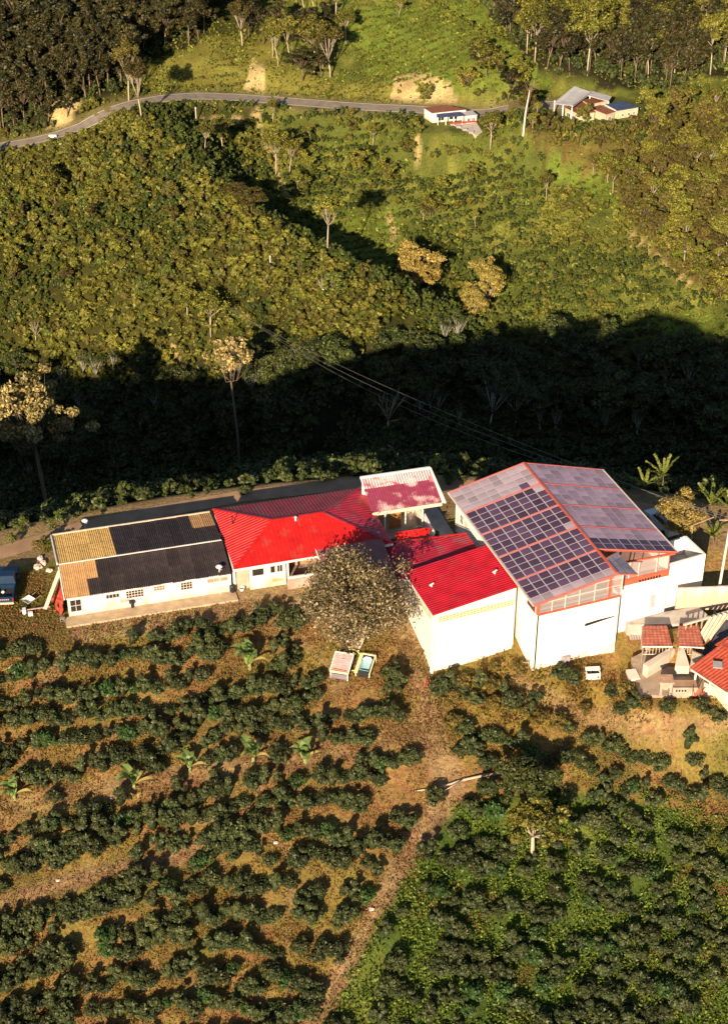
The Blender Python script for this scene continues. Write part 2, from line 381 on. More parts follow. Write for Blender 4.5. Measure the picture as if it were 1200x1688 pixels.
# ------------------------------------------------------------------ the ground, one sheet
DRY = (.30, .158, .062); YEL = (.22, .165, .040); GRN = (.075, .095, .018); PATH = (.36, .215, .115); CLIFF = (.42, .30, .14); SCRUB = (.045, .052, .012); DARKG = (.035, .045, .018)
LAWN = (.14, .125, .032); BRT = (.13, .16, .022)
PATHS_NEAR = [([(-40, 1335), (100, 1318), (210, 1295), (330, 1272), (450, 1258), (560, 1240), (650, 1210), (720, 1180)], 30, 0.65),
              ([(740, 1310), (700, 1370), (655, 1440), (610, 1520), (560, 1610), (500, 1720)], 25, 1.0),
              ([(-40, 1500), (60, 1470), (150, 1440), (230, 1425), (330, 1400)], 24, 0.9),
              ([(660, 1010), (680, 1080), (700, 1150), (720, 1220), (740, 1290)], 34, 0.9),
              ([(80, 1040), (95, 1080), (80, 1120)], 16, 0.8), ([(-40, 1040), (120, 1035), (300, 1010), (420, 985), (500, 980)], 22, 1.0),
              ([(450, 1020), (520, 1075), (560, 1130)], 16, 0.5), ([(860, 1130), (960, 1180), (1100, 1200), (1200, 1190)], 30, 0.7), ([(430, 1300), (470, 1380), (480, 1470), (470, 1560)], 14, 0.5)]
CUTS = [[(640, 165), (650, 130), (690, 118), (725, 122), (745, 140), (755, 165), (700, 178)], [(400, 150), (408, 118), (425, 92), (442, 115), (440, 150)], [(1090, 60), (1140, 55), (1180, 95), (1170, 110), (1110, 90)],
        [(80, 205), (85, 170), (120, 160), (135, 195), (110, 215)]]
TRACKS = [[(425, 170), (428, 205), (435, 235), (455, 268), (462, 300), (475, 325)], [(330, 198), (380, 200), (425, 190)], [(640, 355), (650, 385), (645, 410)], [(285, 570), (295, 600), (300, 620)], [(688, 225), (690, 262)], [(1040, 385), (1100, 440), (1150, 480)]]
GRASSY = [[(225, 110), (330, 70), (420, 80), (560, 140), (690, 110), (780, 160), (700, 182), (520, 170), (400, 158), (250, 155)], [(300, 60), (430, 55), (470, 110), (260, 140)]]
BRIGHT = [[(548, 372), (600, 345), (655, 350), (668, 410), (645, 452), (590, 440), (545, 405)], [(885, 245), (940, 262), (1010, 300), (1030, 350), (985, 340), (900, 280)], [(790, 430), (830, 440), (850, 500), (815, 480), (770, 455)],
          [(560, 10), (780, 0), (830, 50), (910, 130), (760, 150), (620, 135), (590, 90)], [(1080, 375), (1200, 370), (1200, 440), (1110, 430)], [(820, 70), (880, 85), (920, 130), (870, 150)],
          [(1060, 530), (1140, 515), (1200, 520), (1200, 560), (1090, 565)]]
BROWN = [[(860, 190), (960, 220), (1090, 200), (1200, 170), (1200, 500), (1120, 460), (1040, 360), (980, 300), (890, 250)]]
FORESTL = [[(-80, -60), (380, -60), (350, 30), (330, 70), (240, 95), (225, 140), (195, 160), (150, 168), (125, 195), (70, 215), (-80, 232)]]
FORESTR = [[(760, -60), (1280, -60), (1280, 130), (1170, 125), (1100, 150), (1000, 148), (900, 120), (830, 60)]]
def spurside(x, y): d, par, side = polyd(x, y, SPUR); return d, side
def cover(x, y, z):
    u, v = pix(x, y, z); n = len(x); c = np.empty((n, 3)); nearm = y < crest(x)+6
    t = fbm(x/3.0, y/3.0, 5)[:, None]; t2 = fbm(x/7, y/7, 8)[:, None]
    A = np.array
    # near
    g = sstep(.42, .62, t)*0.75; near = A(DRY)*(1-g)+A(YEL)*g; g2 = sstep(.58, .7, t2)*0.5; near = near*(1-g2)+A(GRN)*g2
    rich = inpoly(u, v, [(735, 1330), (600, 1560), (520, 1720), (1300, 1750), (1300, 1400), (1100, 1330), (900, 1300)])[:, None]
    near = np.where(rich, A((.085, .12, .02))*(0.55+0.7*t)*1.1+A(YEL)*0.28*sstep(.5, .7, t2), near)
    gold = (np.exp(-(((u-890)/160)**2+((v-1150)/70)**2)))[:, None]; near = near*(1-gold*.8)+A((.30, .19, .04))*gold*.8
    for pts, wd, st in PATHS_NEAR:
        d, _, _ = polyd(u, v, pts); k = (st*(1-sstep(wd*.35, wd, d+(t[:, 0]-.5)*22)))[:, None]; near = near*(1-k)+A(PATH)*(0.8+0.3*t)*k
    for pts in ([(-40, 1512), (60, 1484), (150, 1452), (240, 1432), (330, 1408)], [(-40, 1490), (60, 1462), (150, 1434), (240, 1415)], [(250, 1305), (330, 1290), (440, 1272), (560, 1252), (690, 1205)], [(200, 1285), (330, 1262), (450, 1245), (600, 1222)], [(505, 1720), (575, 1600), (630, 1510), (680, 1420), (730, 1345)]):
        d, _, _ = polyd(u, v, pts); k = (1-sstep(3, 9, d+(t[:, 0]-.5)*10))[:, None]*.6; near = near*(1-k)+A((.15, .085, .05))*k
    a, b = FA.l(x, y)
    lawn = ((b > -3.5) & (a < 0.5))[:, None]; near = np.where(lawn, A(LAWN)*(.8+.5*t)+A(DRY)*.35*sstep(.5, .62, t2), near)
    bank = ((a > 0) & (b > -3.2) & (b < 0.5) & (a < 28))[:, None]; near = np.where(bank, A((.38, .25, .13)), near)
    # far
    far = A((.105, .115, .020))*(0.6+0.7*t2)+A(YEL)*0.35*sstep(.45, .7, t)
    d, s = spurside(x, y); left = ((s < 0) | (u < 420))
    far = np.where(left[:, None], A((.050, .046, .010))*(.6+.8*t), far)  # left spur ground kept dark, painting in the shade beneath its bushes
    def put(polys, col, amt=1.0):
        nonlocal far
        for p in polys:
            m = inpoly(u+(t[:, 0]-.5)*30, v+(t2[:, 0]-.5)*18, p)[:, None]; far = np.where(m, far*(1-amt)+A(col)*(.7+.6*t)*amt, far)
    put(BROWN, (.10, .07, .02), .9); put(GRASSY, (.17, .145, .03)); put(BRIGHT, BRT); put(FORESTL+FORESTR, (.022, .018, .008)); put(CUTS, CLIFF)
    for p in TRACKS:
        dd, _, _ = polyd(u, v, p); k = (1-sstep(2, 5, dd+(t[:, 0]-.5)*6))[:, None]; far = far*(1-k)+A((.4, .27, .13))*k
    val = ((v > 600-0.02*u) & (~nearm))[:, None]; far = np.where(val, A((.028, .026, .013))*(.6+.6*t), far)  # valley ground painted near black, the ridge's shade put into its colour
    ds, _, _ = polyd(x, y, ROAD); k = (1-sstep(2.6, 5.0, ds))[:, None]; far = far*(1-k)+A((.22, .17, .07))*k
    c = np.where(nearm[:, None], near, far)
    verge = ((y > crest(x)-6) & (y < crest(x)+1.5))[:, None]; c = np.where(verge, A((.28, .18, .09))*(.8+.3*t), c)
    return c
def axis(segs):
    out = []
    for a, b, st in segs: out += list(np.arange(a, b, st))
    return np.array(out+[segs[-1][1]])
gx = axis([(-700, -160, 12), (-160, -75, 3), (-75, -36, 1.2), (-36, 36, 0.45), (36, 75, 1.2), (75, 160, 3), (160, 700, 12)])
gy = axis([(-60, 50, 8), (50, 74, 2), (74, 124, 0.45), (124, 152, 0.6), (152, 215, 2), (215, 350, 1.1), (350, 420, 3), (420, 1100, 14)])
X, Y = np.meshgrid(gx, gy); xf, yf = X.ravel(), Y.ravel(); zf = gh(xf, yf); nx, ny = len(gx), len(gy)
me = bpy.data.meshes.new('ground'); me.vertices.add(nx*ny); me.vertices.foreach_set('co', np.stack([xf, yf, zf], 1).ravel())
I = (np.arange(ny-1)[:, None]*nx+np.arange(nx-1)[None, :]).ravel(); Q = np.stack([I, I+1, I+1+nx, I+nx], 1)
me.loops.add(Q.size); me.loops.foreach_set('vertex_index', Q.ravel()); me.polygons.add(len(Q))
me.polygons.foreach_set('loop_start', np.arange(len(Q))*4); me.polygons.foreach_set('loop_total', np.full(len(Q), 4)); me.polygons.foreach_set('use_smooth', np.ones(len(Q), bool))
me.update(calc_edges=True)
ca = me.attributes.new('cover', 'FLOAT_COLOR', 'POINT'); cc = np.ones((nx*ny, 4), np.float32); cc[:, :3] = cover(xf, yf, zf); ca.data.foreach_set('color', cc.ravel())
me.materials.append(ground_mat()); tag(link('ground', me), kind='structure')

def strip(name, pts, hw, m, lift=0.05, kerb=None, zfun=None, tag_kind='structure', edges=None):
    """a ribbon of road laid over the ground"""
    pts = dense([p[:2] for p in pts], 1.5); mb = MB(); vs = []; fs = []
    P2 = np.array(pts); T = np.gradient(P2, axis=0); T /= np.linalg.norm(T, axis=1)[:, None]; Nn = np.stack([T[:, 1], -T[:, 0]], 1)
    offs = np.linspace(-hw, hw, 5)
    zc = np.array([max(float(gh(P2[i, 0]+Nn[i, 0]*o, P2[i, 1]+Nn[i, 1]*o)) for o in offs) for i in range(len(P2))])
    zc = np.convolve(np.pad(zc, 2, mode='edge'), np.ones(5)/5, 'valid')
    for i in range(len(P2)):
        for o in offs: vs.append((P2[i, 0]+Nn[i, 0]*o, P2[i, 1]+Nn[i, 1]*o, zc[i]+lift))
    n = len(offs)
    for i in range(len(P2)-1):
        for k in range(n-1): a = i*n+k; fs.append((a, a+1, a+1+n, a+n))
    mb.add(vs, fs, m); o = mb.build(name); tag(o, kind=tag_kind); return P2, Nn, zc
asph = mat('asphalt', (.27, .225, .18), .85, .2, .8, bump=.2, dirt=((.3, .23, .15), .5, .55))
P2, Nn, zc = strip('mountain_road', ROAD, 1.9, asph, .12)
paint = mat('road_paint', (.6, .57, .45), .7)
mb = MB()
for s_ in (-1.72, 1.72):
    vs = []
    for i in range(len(P2)):
        for o in (s_-.1, s_+.1): vs.append((P2[i, 0]+Nn[i, 0]*o, P2[i, 1]+Nn[i, 1]*o, zc[i]+.126))
    mb.add(vs, [(2*i, 2*i+1, 2*i+3, 2*i+2) for i in range(len(P2)-1)], paint)
tag(mb.build('road_edge_line'), kind='structure')
drive = mat('packed_dirt', (.34, .21, .12), .9, .2, .7, bump=.3, dirt=((.3, .2, .12), 1.2, .6))
DR = [at(-120, 938, 0), at(0, 912, 0), at(60, 894, 0), at(130, 872, 0), at(250, 846, 0), at(400, 818, 0), at(560, 800, 0), at(735, 800, 0), at(880, 806, 0), at(1080, 843, 0), at(1170, 862, 0), at(1300, 900, 0)]
strip('dirt_driveway', DR, 1.0, drive, .05)
conc = mat('concrete', (.42, .38, .34), .85, .15, 1.2, bump=.15, dirt=((.28, .24, .2), .8, .58))
mb = MB(); mb.slab([FA.w(27.9, 10.0, .10), FA.w(27.9, -1.2, .10), FA.w(35.4, -1.6, .10), FA.w(34.9, 9.6, .10)], .5, conc)
tag(mb.build('concrete_courtyard'), kind='structure')
mb = MB(); mb.slab([FA.w(-.4, -1.35, .05), FA.w(14.3, -1.35, .05), FA.w(14.3, -.02, .05), FA.w(-.4, -.02, .05)], .22, mat('earth_apron', (.47, .35, .22), .9, .2, 1.5, bump=.3))
tag(mb.build('earth_apron'), kind='structure')

# ------------------------------------------------------------------ building materials
WHITE = mat('white_paint', (.80, .76, .70), .7, .06, .6, bump=.05, dirt=((.58, .46, .34), .45, .60), splash=(.46, .30, .18))
WHITE2 = mat('white_trim', (.78, .74, .68), .6, .1, 2)
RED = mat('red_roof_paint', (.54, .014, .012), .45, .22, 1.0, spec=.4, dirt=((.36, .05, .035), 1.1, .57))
CRIM_SHADE = mat('crimson_shaded_red_paint', (.36, .012, .030), .42, .25, .8, spec=.5, dirt=((.24, .05, .06), .9, .52))  # red paint darkened for hip slopes turned from the sun; link roof shares it
FADED = mat('faded_crimson_sheet', (.27, .045, .085), .42, .15, 2.0, spec=.5, dirt=((.62, .42, .40), .8, .52))
SUNLIT_SHEET = mat('sunlit_pale_sheet', (.70, .60, .58), .5, .2, 3.0, dirt=((.45, .12, .15), 1.6, .52))  # pale colour that paints sunlight on the top of the rear shed roof
RUST = mat('rust_red_steel', (.52, .11, .06), .5, .15, 2.0)
FRAMEW = mat('pale_frame', (.66, .55, .48), .5, .1, 3)
DARK = mat('dark_opening', (.02, .018, .016), .6, .1, 2)
BLACKS = mat('black_bitumen_sheet', (.035, .026, .026), .75, .3, 1.5, bump=.3, spec=.25, randv=.25, dirt=((.11, .075, .05), 1.1, .62))
TANS = mat('tan_sheet', (.46, .26, .11), .8, .2, 1.5, spec=.2, randv=.08, dirt=((.25, .15, .07), 1.3, .6))
STRAW = mat('straw_sheet', (.74, .46, .15), .8, .2, 2.5, spec=.2, randv=.1, dirt=((.35, .22, .09), 1.5, .6))
CLAY = mat('clay_tile', (.40, .13, .085), .8, .3, 2.5, dirt=((.22, .12, .09), 2.0, .58))
CLAYR = mat('red_clay_tile', (.42, .075, .04), .75, .25, 2.5, dirt=((.2, .08, .05), 2.0, .58))
PURL = mat('faded_red_purlin', (.50, .13, .11), .5, .15, 2)
PVF = mat('panel_rail', (.72, .68, .70), .35, .05, 5, metal=.3)
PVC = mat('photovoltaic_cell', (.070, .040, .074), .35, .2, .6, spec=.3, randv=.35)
PVC_SKY = mat('sky_sheen_photovoltaic_cell', (.40, .26, .32), .34, .25, .35, spec=.5, randv=.3)  # right slope's pinkish sky reflection painted into the cell colour
PVF_SKY = mat('sky_sheen_panel_rail', (.56, .42, .46), .4, .1, 3)  # rail tinted along with the painted sky sheen of the right slope
CLEAR = mat('translucent_sheet', (.30, .235, .27), .25, .3, .5, spec=.5, randv=.22)
GLASS = mat('window_glass', (.70, .62, .62), .08, .05, 1, spec=.6, alpha=.32)
WOOD = mat('weathered_wood', (.34, .24, .15), .85, .25, 4, streak=(1, 8, 1))
STEEL = mat('galvanised_steel', (.42, .41, .40), .45, .1, 4, metal=.5)

def ribroof(mb, poly, down, m, sp=.33, rh=.035, rw=.09, th=.06):
    """planar roof slope with raised ribs running down it"""
    P = [np.array(p, float) for p in poly]; n = np.cross(P[1]-P[0], P[2]-P[0]); n /= np.linalg.norm(n)
    if n[2] < 0: n = -n; P = P[::-1]
    mb.slab([tuple(p) for p in P], th, m, tuple(-n))
    d = np.array(down, float); d -= n*np.dot(d, n); d /= np.linalg.norm(d); s = np.cross(d, n); o = P[0]
    S = [(np.dot(p-o, s), np.dot(p-o, d)) for p in P]; k = math.floor(min(a for a, _ in S)/sp)*sp+sp/2
    while k < max(a for a, _ in S):
        def span(q):
            ts = []
            for i in range(len(S)):
                (a, b), (c, e) = S[i], S[(i+1) % len(S)]
                if (a-q)*(c-q) <= 0 and abs(a-c) > 1e-6: ts.append(b+(e-b)*(q-a)/(c-a))
            return (min(ts), max(ts)) if len(ts) > 1 else None
        A, B = span(k-rw/2), span(k+rw/2)
        if A and B and A[1]-A[0] > .1 and B[1]-B[0] > .1:
            pt = lambda q, t, h: tuple(o+s*q+d*t+n*h)
            mid = k; t0 = max(A[0], B[0]); t1 = min(A[1], B[1])
            vs = [pt(k-rw/2, t0, .001), pt(k-rw/5, t0, rh), pt(k+rw/5, t0, rh), pt(k+rw/2, t0, .001), pt(k-rw/2, t1, .001), pt(k-rw/5, t1, rh), pt(k+rw/5, t1, rh), pt(k+rw/2, t1, .001)]
            mb.add(vs, [(0, 1, 5, 4), (1, 2, 6, 5), (2, 3, 7, 6), (0, 3, 2, 1), (4, 5, 6, 7)], m)
        k += sp
def tileroof(mb, p00, p10, p11, p01, m, nu, nv, amp=.05, step=.035):
    """clay tile field: p00-p10 is the upper edge, p01-p11 the eave"""
    A = [np.array(p, float) for p in (p00, p10, p11, p01)]; vs = []; fs = []
    n = np.cross(A[1]-A[0], A[3]-A[0]); n /= np.linalg.norm(n); n = n if n[2] > 0 else -n
    us = nu*4+1; rows = []
    for j in range(nv):
        for e in (0, 1):
            t = (j+e)/nv
            for i in range(us):
                q = i/(us-1); p = (A[0]*(1-q)+A[1]*q)*(1-t)+(A[3]*(1-q)+A[2]*q)*t
                vs.append(tuple(p+n*(amp*abs(math.sin(math.pi*i/4))+step*e+.02+random.uniform(-.006, .006))))
    R_ = 2*nv
    for j in range(R_-1):
        for i in range(us-1): a = j*us+i; fs.append((a, a+1, a+1+us, a+us))
    mb.add(vs, fs, m); mb.slab([tuple(p-n*.03) for p in A], .08, m, tuple(-n))
def window(parent, F0, u, zlo, zhi, wdt, m=DARK, fm=FRAMEW, nv=2, nh=1, face=(0, -1), name='window', fr=.06):
    """framed window on a wall: F0 = (a, b) left end, u = unit direction along the wall, face = outward"""
    a, b = F0; fx, fy = face
    def P(s, o, z): return (a+u[0]*s+fx*o, b+u[1]*s+fy*o, z)
    mb = MB()
    for s0, s1, z0, z1 in ((0, fr, zlo, zhi), (wdt-fr, wdt, zlo, zhi), (fr, wdt-fr, zlo, zlo+fr), (fr, wdt-fr, zhi-fr, zhi)):
        mb.slab([P(s0, .05, z1), P(s1, .05, z1), P(s1, .0, z1), P(s0, .0, z1)], z1-z0, fm)
    w_ = mb.build(name, parent); p = MB(); p.slab([P(fr, .012, zhi-fr), P(wdt-fr, .012, zhi-fr), P(wdt-fr, .002, zhi-fr), P(fr, .002, zhi-fr)], zhi-zlo-2*fr, m); p.build('pane', w_)
    if nv or nh:
        for i in range(1, nv+1):
            q = MB(); s = wdt*i/(nv+1); q.slab([P(s-.02, .04, zhi-fr), P(s+.02, .04, zhi-fr), P(s+.02, .014, zhi-fr), P(s-.02, .014, zhi-fr)], zhi-zlo-2*fr, fm); q.build('glazing_bar', w_)
        for i in range(1, nh+1):
            q = MB(); z = zlo+(zhi-zlo)*i/(nh+1); q.slab([P(fr, .036, z+.02), P(wdt-fr, .036, z+.02), P(wdt-fr, .014, z+.02), P(fr, .014, z+.02)], .04, fm); q.build('glazing_bar', w_)
    return w_
def wall(parent, pts2, zlo, ztops, m, th=.18, name='wall', inward=(0, 1), label=None):
    """wall between two plan points with its own top heights, thickness inwards"""
    (a0, b0), (a1, b1) = pts2; z0, z1 = ztops; ix, iy = inward; mb = MB()
    vs = [(a0, b0, zlo), (a1, b1, zlo), (a1, b1, z1), (a0, b0, z0), (a0+ix*th, b0+iy*th, zlo), (a1+ix*th, b1+iy*th, zlo), (a1+ix*th, b1+iy*th, z1), (a0+ix*th, b0+iy*th, z0)]
    mb.add(vs, [(0, 1, 2, 3), (5, 4, 7, 6), (3, 2, 6, 7), (1, 0, 4, 5), (0, 3, 7, 4), (2, 1, 5, 6)], m); return mb.build(name, parent, label=label)

# ------------------------------------------------------------------ long low house (frame A)
LH = empty('long_house', FA.w(0, 0, 0), R(15), 'long low white house with black and tan corrugated roof beside the grass yard', 'house')
wall(LH, ((0, 0), (14.0, 0)), -1.0, (2.12, 2.12), WHITE); wall(LH, ((0, 8.6), (14.0, 8.6)), -1, (2.4, 2.4), WHITE, inward=(0, -1))
mb = MB(); mb.add([(0.001, .18, -1), (.001, 8.42, -1), (.001, 8.42, 2.38), (.001, 3.3, 2.95), (.001, .18, 2.12), (.2, .18, -1), (.2, 8.42, -1), (.2, 8.42, 2.38), (.2, 3.3, 2.95), (.2, .18, 2.12)],
                  [(0, 4, 3, 2, 1), (5, 6, 7, 8, 9), (4, 9, 8, 3), (3, 8, 7, 2)], mat('stained_plaster', (.5, .38, .30), .85, .25, 1.2, bump=.2)); mb.build('gable_wall', LH)
def corr(wd, ln, m, name='roofing_sheet', wave=.17, amp=.018):
    n = max(4, int(wd/wave)*2); vs = []; fs = []
    for j in (0, 1):
        for i in range(n+1): vs.append((wd*i/n, -ln*j, amp*(1 if i % 2 else -1)))
    for i in range(n): fs.append((i, i+n+1, i+n+2, i+1))
    o = len(vs); vs += [(x, y, z-.02) for x, y, z in vs]; fs += [(i+1+o, i+n+2+o, i+n+1+o, i+o) for i in range(n)]
    fs += [(i+n+1, i+n+1+o, i+n+2+o, i+n+2) for i in range(n)]
    return MB().add(vs, fs, m).mesh(name)
def sheetrow(a0, a1, n, top, bot, matfun, rows=2):
    """rows of loose corrugated sheets from the top edge (b, z) to the bottom edge (b, z)"""
    L_ = math.dist(top, bot); pit = math.atan2(top[1]-bot[1], abs(top[0]-bot[0])); sgn = 1 if top[0] > bot[0] else -1
    cache = {}; wd = (a1-a0)/n
    for r in range(rows):
        for i in range(n):
            a = a0+i*wd; m = matfun((i+.5)/n, r); ln = L_/rows+.12
            if m not in cache: cache[m] = corr(wd+.05, ln, m)
            t = r/rows; b = top[0]+(bot[0]-top[0])*t; z = top[1]+(bot[1]-top[1])*t
            o = link('roofing_sheet', cache[m], LH)
            dz = .05+.014*(i % 2)+(.03 if r < rows-1 else 0)+random.uniform(0, .006)
            if sgn > 0: o.location = (a, b+.06+random.uniform(-.04, .04), z+dz); o.rotation_euler = (pit, 0, random.uniform(-.006, .006))
            else: o.location = (a+wd, b-.06+random.uniform(-.04, .04), z+dz); o.rotation_euler = (pit, 0, math.pi+random.uniform(-.006, .006))
sheetrow(-.15, 13.95, 14, (3.3, 3.06), (-.35, 2.14), lambda t, r: TANS if t < .20 and not (t > .17 and r == 1) else BLACKS)
sheetrow(-.25, 13.95, 14, (3.42, 3.12), (8.95, 2.42), lambda t, r: (STRAW if t < .345 else (TANS if t > .85 and r == 1 else BLACKS)))
mb = MB(); mb.bar((-.2, 3.36, 3.20), (13.9, 3.36, 3.20), .13, .04, WHITE2); mb.build('ridge_flashing', LH)
mb = MB(); mb.bar((-.2, 8.98, 2.50), (13.9, 8.98, 2.50), .14, .10, mat('pale_gutter', (.6, .5, .38), .7)); mb.build('gutter', LH)
mb = MB(); mb.bar((-.32, 3.5, 3.16), (-.32, 8.9, 2.46), .10, .22, WHITE2); mb.bar((-.26, -.3, 2.1), (-.26, 3.2, 2.98), .08, .14, WHITE2); mb.build('barge_board', LH)
mb = MB(); mb.bar((-.1, -.36, 2.14), (13.9, -.36, 2.14), .05, .09, WHITE2); mb.build('fascia', LH)
window(LH, (.15, 0), (1, 0), .45, 1.75, 1.0, nv=1, nh=1)
window(LH, (3.2, 0), (1, 0), 1.25, 1.75, 1.2, nv=3, nh=0); window(LH, (4.9, 0), (1, 0), .95, 1.8, 1.55, nv=5, nh=2)
window(LH, (7.3, 0), (1, 0), 1.3, 1.85, 1.0, nv=3, nh=1, m=RUST); window(LH, (9.6, 0), (1, 0), .95, 1.8, 1.05, nv=3, nh=2)
window(LH, (11.9, 0), (1, 0), 1.25, 1.75, 1.85, nv=2, nh=0, m=WOOD)
mb = MB(); mb.slab([(4.4, -.01, .95), (5.2, -.01, .95), (5.2, -.05, .95), (4.4, -.05, .95)], .28, mat('bare_plaster', (.42, .3, .22), .9, .3, 3)); mb.build('wall_patch', LH)
for a_, b_ in ((10.9, 5.6), (6.6, 4.9)):
    mb = MB(); mb.lathe([(.09, 0), (.09, .16), (.14, .17), (.14, .22), (.02, .28)], WHITE2, 8, (a_, b_, 2.9-.12*(b_-3.4))); mb.build('roof_vent', LH)
# leaning plank awning with red cloth, left end
mb = MB(); mb.bar((-.2, 3.0, 2.75), (-1.9, .6, .75), .34, .07, mat('pale_board', (.62, .48, .36), .8, .2, 3)); o = mb.build('leaning_board'); o.location = LH.location; o.rotation_euler = LH.rotation_euler
tag(o, 'long pale board leaning out from the left gable of the long house', 'board')
mb = MB(); redc = mat('red_tarp', (.42, .06, .03), .8, .3, 2.5); vs = []
for i in range(9):
    for j in range(7): vs.append((-.25-.95*i/8*(.5+.5*j/6)-.1*math.sin(j*2+i), .1+3.1*j/6*(1-.2*i/8), 1.75-1.65*(i/8)**.8+.1*math.sin(i*1.7+j*1.3)))
mb.add(vs, [(i*7+j, i*7+j+1, i*7+j+8, i*7+j+7) for i in range(8) for j in range(6)], redc); o = mb.build('tarpaulin'); o.location = LH.location; o.rotation_euler = LH.rotation_euler
tag(o, 'crumpled rust red tarpaulin hanging against the left gable wall', 'tarpaulin')

# ------------------------------------------------------------------ red hip roofed house
HH = empty('hip_roof_house', FA.w(14.2, 0, 0), R(15), 'house with big bright red hip roof joined to the long low house', 'house')
ze, zr = 2.85, 4.35; e = [(-.05, 8.9, ze), (13.9, 9.15, ze), (14.3, -.45, ze), (-.02, -.75, ze)]; r1 = (4.3, 3.5, zr); r2 = (8.9, 3.5, zr)
e = [(-.05, 8.75, ze), (13.7, 8.75, ze), (14.1, -.55, ze), (-.02, -.75, ze)]
for nm, poly, dn, m in (('roof_slope', [e[3], e[2], r2, r1], (0, -1, 0), RED), ('roof_slope', [e[0], r1, r2, e[1]], (0, 1, 0), CRIM_SHADE), ('roof_slope', [e[0], e[3], r1], (-1, 0, 0), RED), ('roof_slope', [e[1], r2, e[2]], (1, 0, 0), CRIM_SHADE)):
    mb = MB()
    # split quads that are not exactly planar: use the plane through three corners
    if len(poly) == 4:
        p = [np.array(q) for q in poly]; n = np.cross(p[1]-p[0], p[2]-p[0]); n /= np.linalg.norm(n); d_ = np.dot(p[3]-p[0], n); p[3] = p[3]-n*d_; poly = [tuple(q) for q in p]
    ribroof(mb, poly, dn, m, .36 if m is RED else .3); mb.build(nm, HH, label=('bright red roof slope' if m is RED else 'red roof slope with its shade painted as dull crimson'))
for a, b in ((r1, r2), (e[0], r1), (e[3], r1), (r2, e[1]), (r2, e[2])):
    mb = MB(); up_ = np.array([0, 0, .05]); mb.bar(np.array(a)+up_, np.array(b)+up_, .24, .05, CRIM_SHADE if a is r2 else RED); mb.build('ridge_cap', HH)
mb = MB(); mb.bar((-.05, -.80, ze-.09), (14.1, -.60, ze-.09), .06, .2, WHITE2); mb.build('fascia', HH)
wall(HH, ((.1, 8.4), (13.5, 8.4)), -1, (2.8, 2.8), WHITE, inward=(0, -1)); wall(HH, ((13.5, 8.4), (13.7, 0)), -1, (2.8, 2.8), WHITE, inward=(-1, 0))
wall(HH, ((.02, 0), (.02, 8.3)), -1, (2.8, 2.8), WHITE, inward=(1, 0))
wall(HH, ((1.4, -.15), (4.6, -.15)), -1, (2.55, 2.55), WHITE, name='front_wall'); wall(HH, ((.05, .2), (1.4, .2)), -1, (2.5, 2.5), mat('tan_wall', (.5, .38, .27), .85, .2, 1.2), name='recessed_wall')
wall(HH, ((4.6, 2.2), (13.6, 2.2)), -1, (2.9, 2.9), mat('ochre_wall', (.48, .26, .13), .85, .25, 1.2), name='porch_wall')
window(HH, (1.6, -.15), (1, 0), 1.35, 2.15, 1.1, nv=0, nh=0); window(HH, (3.2, -.15), (1, 0), 1.4, 2.2, .5, nv=0, nh=0); window(HH, (3.8, -.15), (1, 0), 1.4, 2.2, .55, nv=1, nh=0)
mb = MB()
for i in range(6): mb.slab([(3.4+i*.16, -.16, .75), (3.5+i*.16, -.16, .75), (3.5+i*.16, -.19, .75), (3.4+i*.16, -.19, .75)], .3, mat('vent_ochre', (.5, .33, .1), .8))
mb.build('vent', HH)
pk = mat('pinkish_render', (.46, .30, .24), .9, .25, 1.6, bump=.3)
wall(HH, ((4.6, -.9), (8.2, -.9)), -1.2, (1.05, 1.05), pk, th=.15, name='porch_parapet')
mb = MB(); mb.bar((4.6, -.83, 1.12), (8.2, -.83, 1.12), .2, .14, WHITE2); mb.box(8.2, -1.0, -1.2, 8.4, .2, 1.15, WHITE2); mb.build('parapet_coping', HH)
mb = MB(); mb.box(4.6, -.75, -.6, 13.5, 2.2, .12, mat('porch_floor', (.26, .2, .18), .8)); mb.build('porch_floor', HH)
for a in (4.7, 8.3, 11.0): mb = MB(); mb.box(a-.07, -.62, .12, a+.07, -.48, 2.75, WHITE2); mb.build('porch_post', HH)
mb = MB(); mb.tube([(1.1, 5.4, 3.1), (1.1, 5.4, 4.05)], .05, DARK, 8); mb.tube([(1.1, 5.4, 4.05), (1.1, 5.4, 4.12)], .1, DARK, 8); mb.build('vent_pipe', HH)
mb = MB(); mb.lathe([(.08, 0), (.08, .3), (.14, .32), (.1, .4)], WHITE2, 8, (6.3, 3.1, 4.25)); mb.build('roof_vent', HH)
CAN = mat('smoky_polycarbonate', (.36, .15, .13), .4, .2, .8, spec=.3, alpha=.78)
mb = MB(); ribroof(mb, [(7.2, .9, 2.98+.25), (13.3, 1.2, 3.3), (13.3, -3.4, 2.55), (7.6, -2.2, 2.6)][:3]+[(7.4, -3.2, 2.5)], (0, -1, 0), CAN, .5, .03, .06, .03); mb.build('patio_canopy', HH, label='smoky translucent canopy over the patio')
mb = MB(); mb.bar((7.3, .9, 3.2), (7.4, -3.2, 2.45), .07, .12, WHITE2); mb.bar((7.4, -3.2, 2.45), (13.3, -3.4, 2.45), .07, .12, WHITE2); mb.build('canopy_frame', HH)

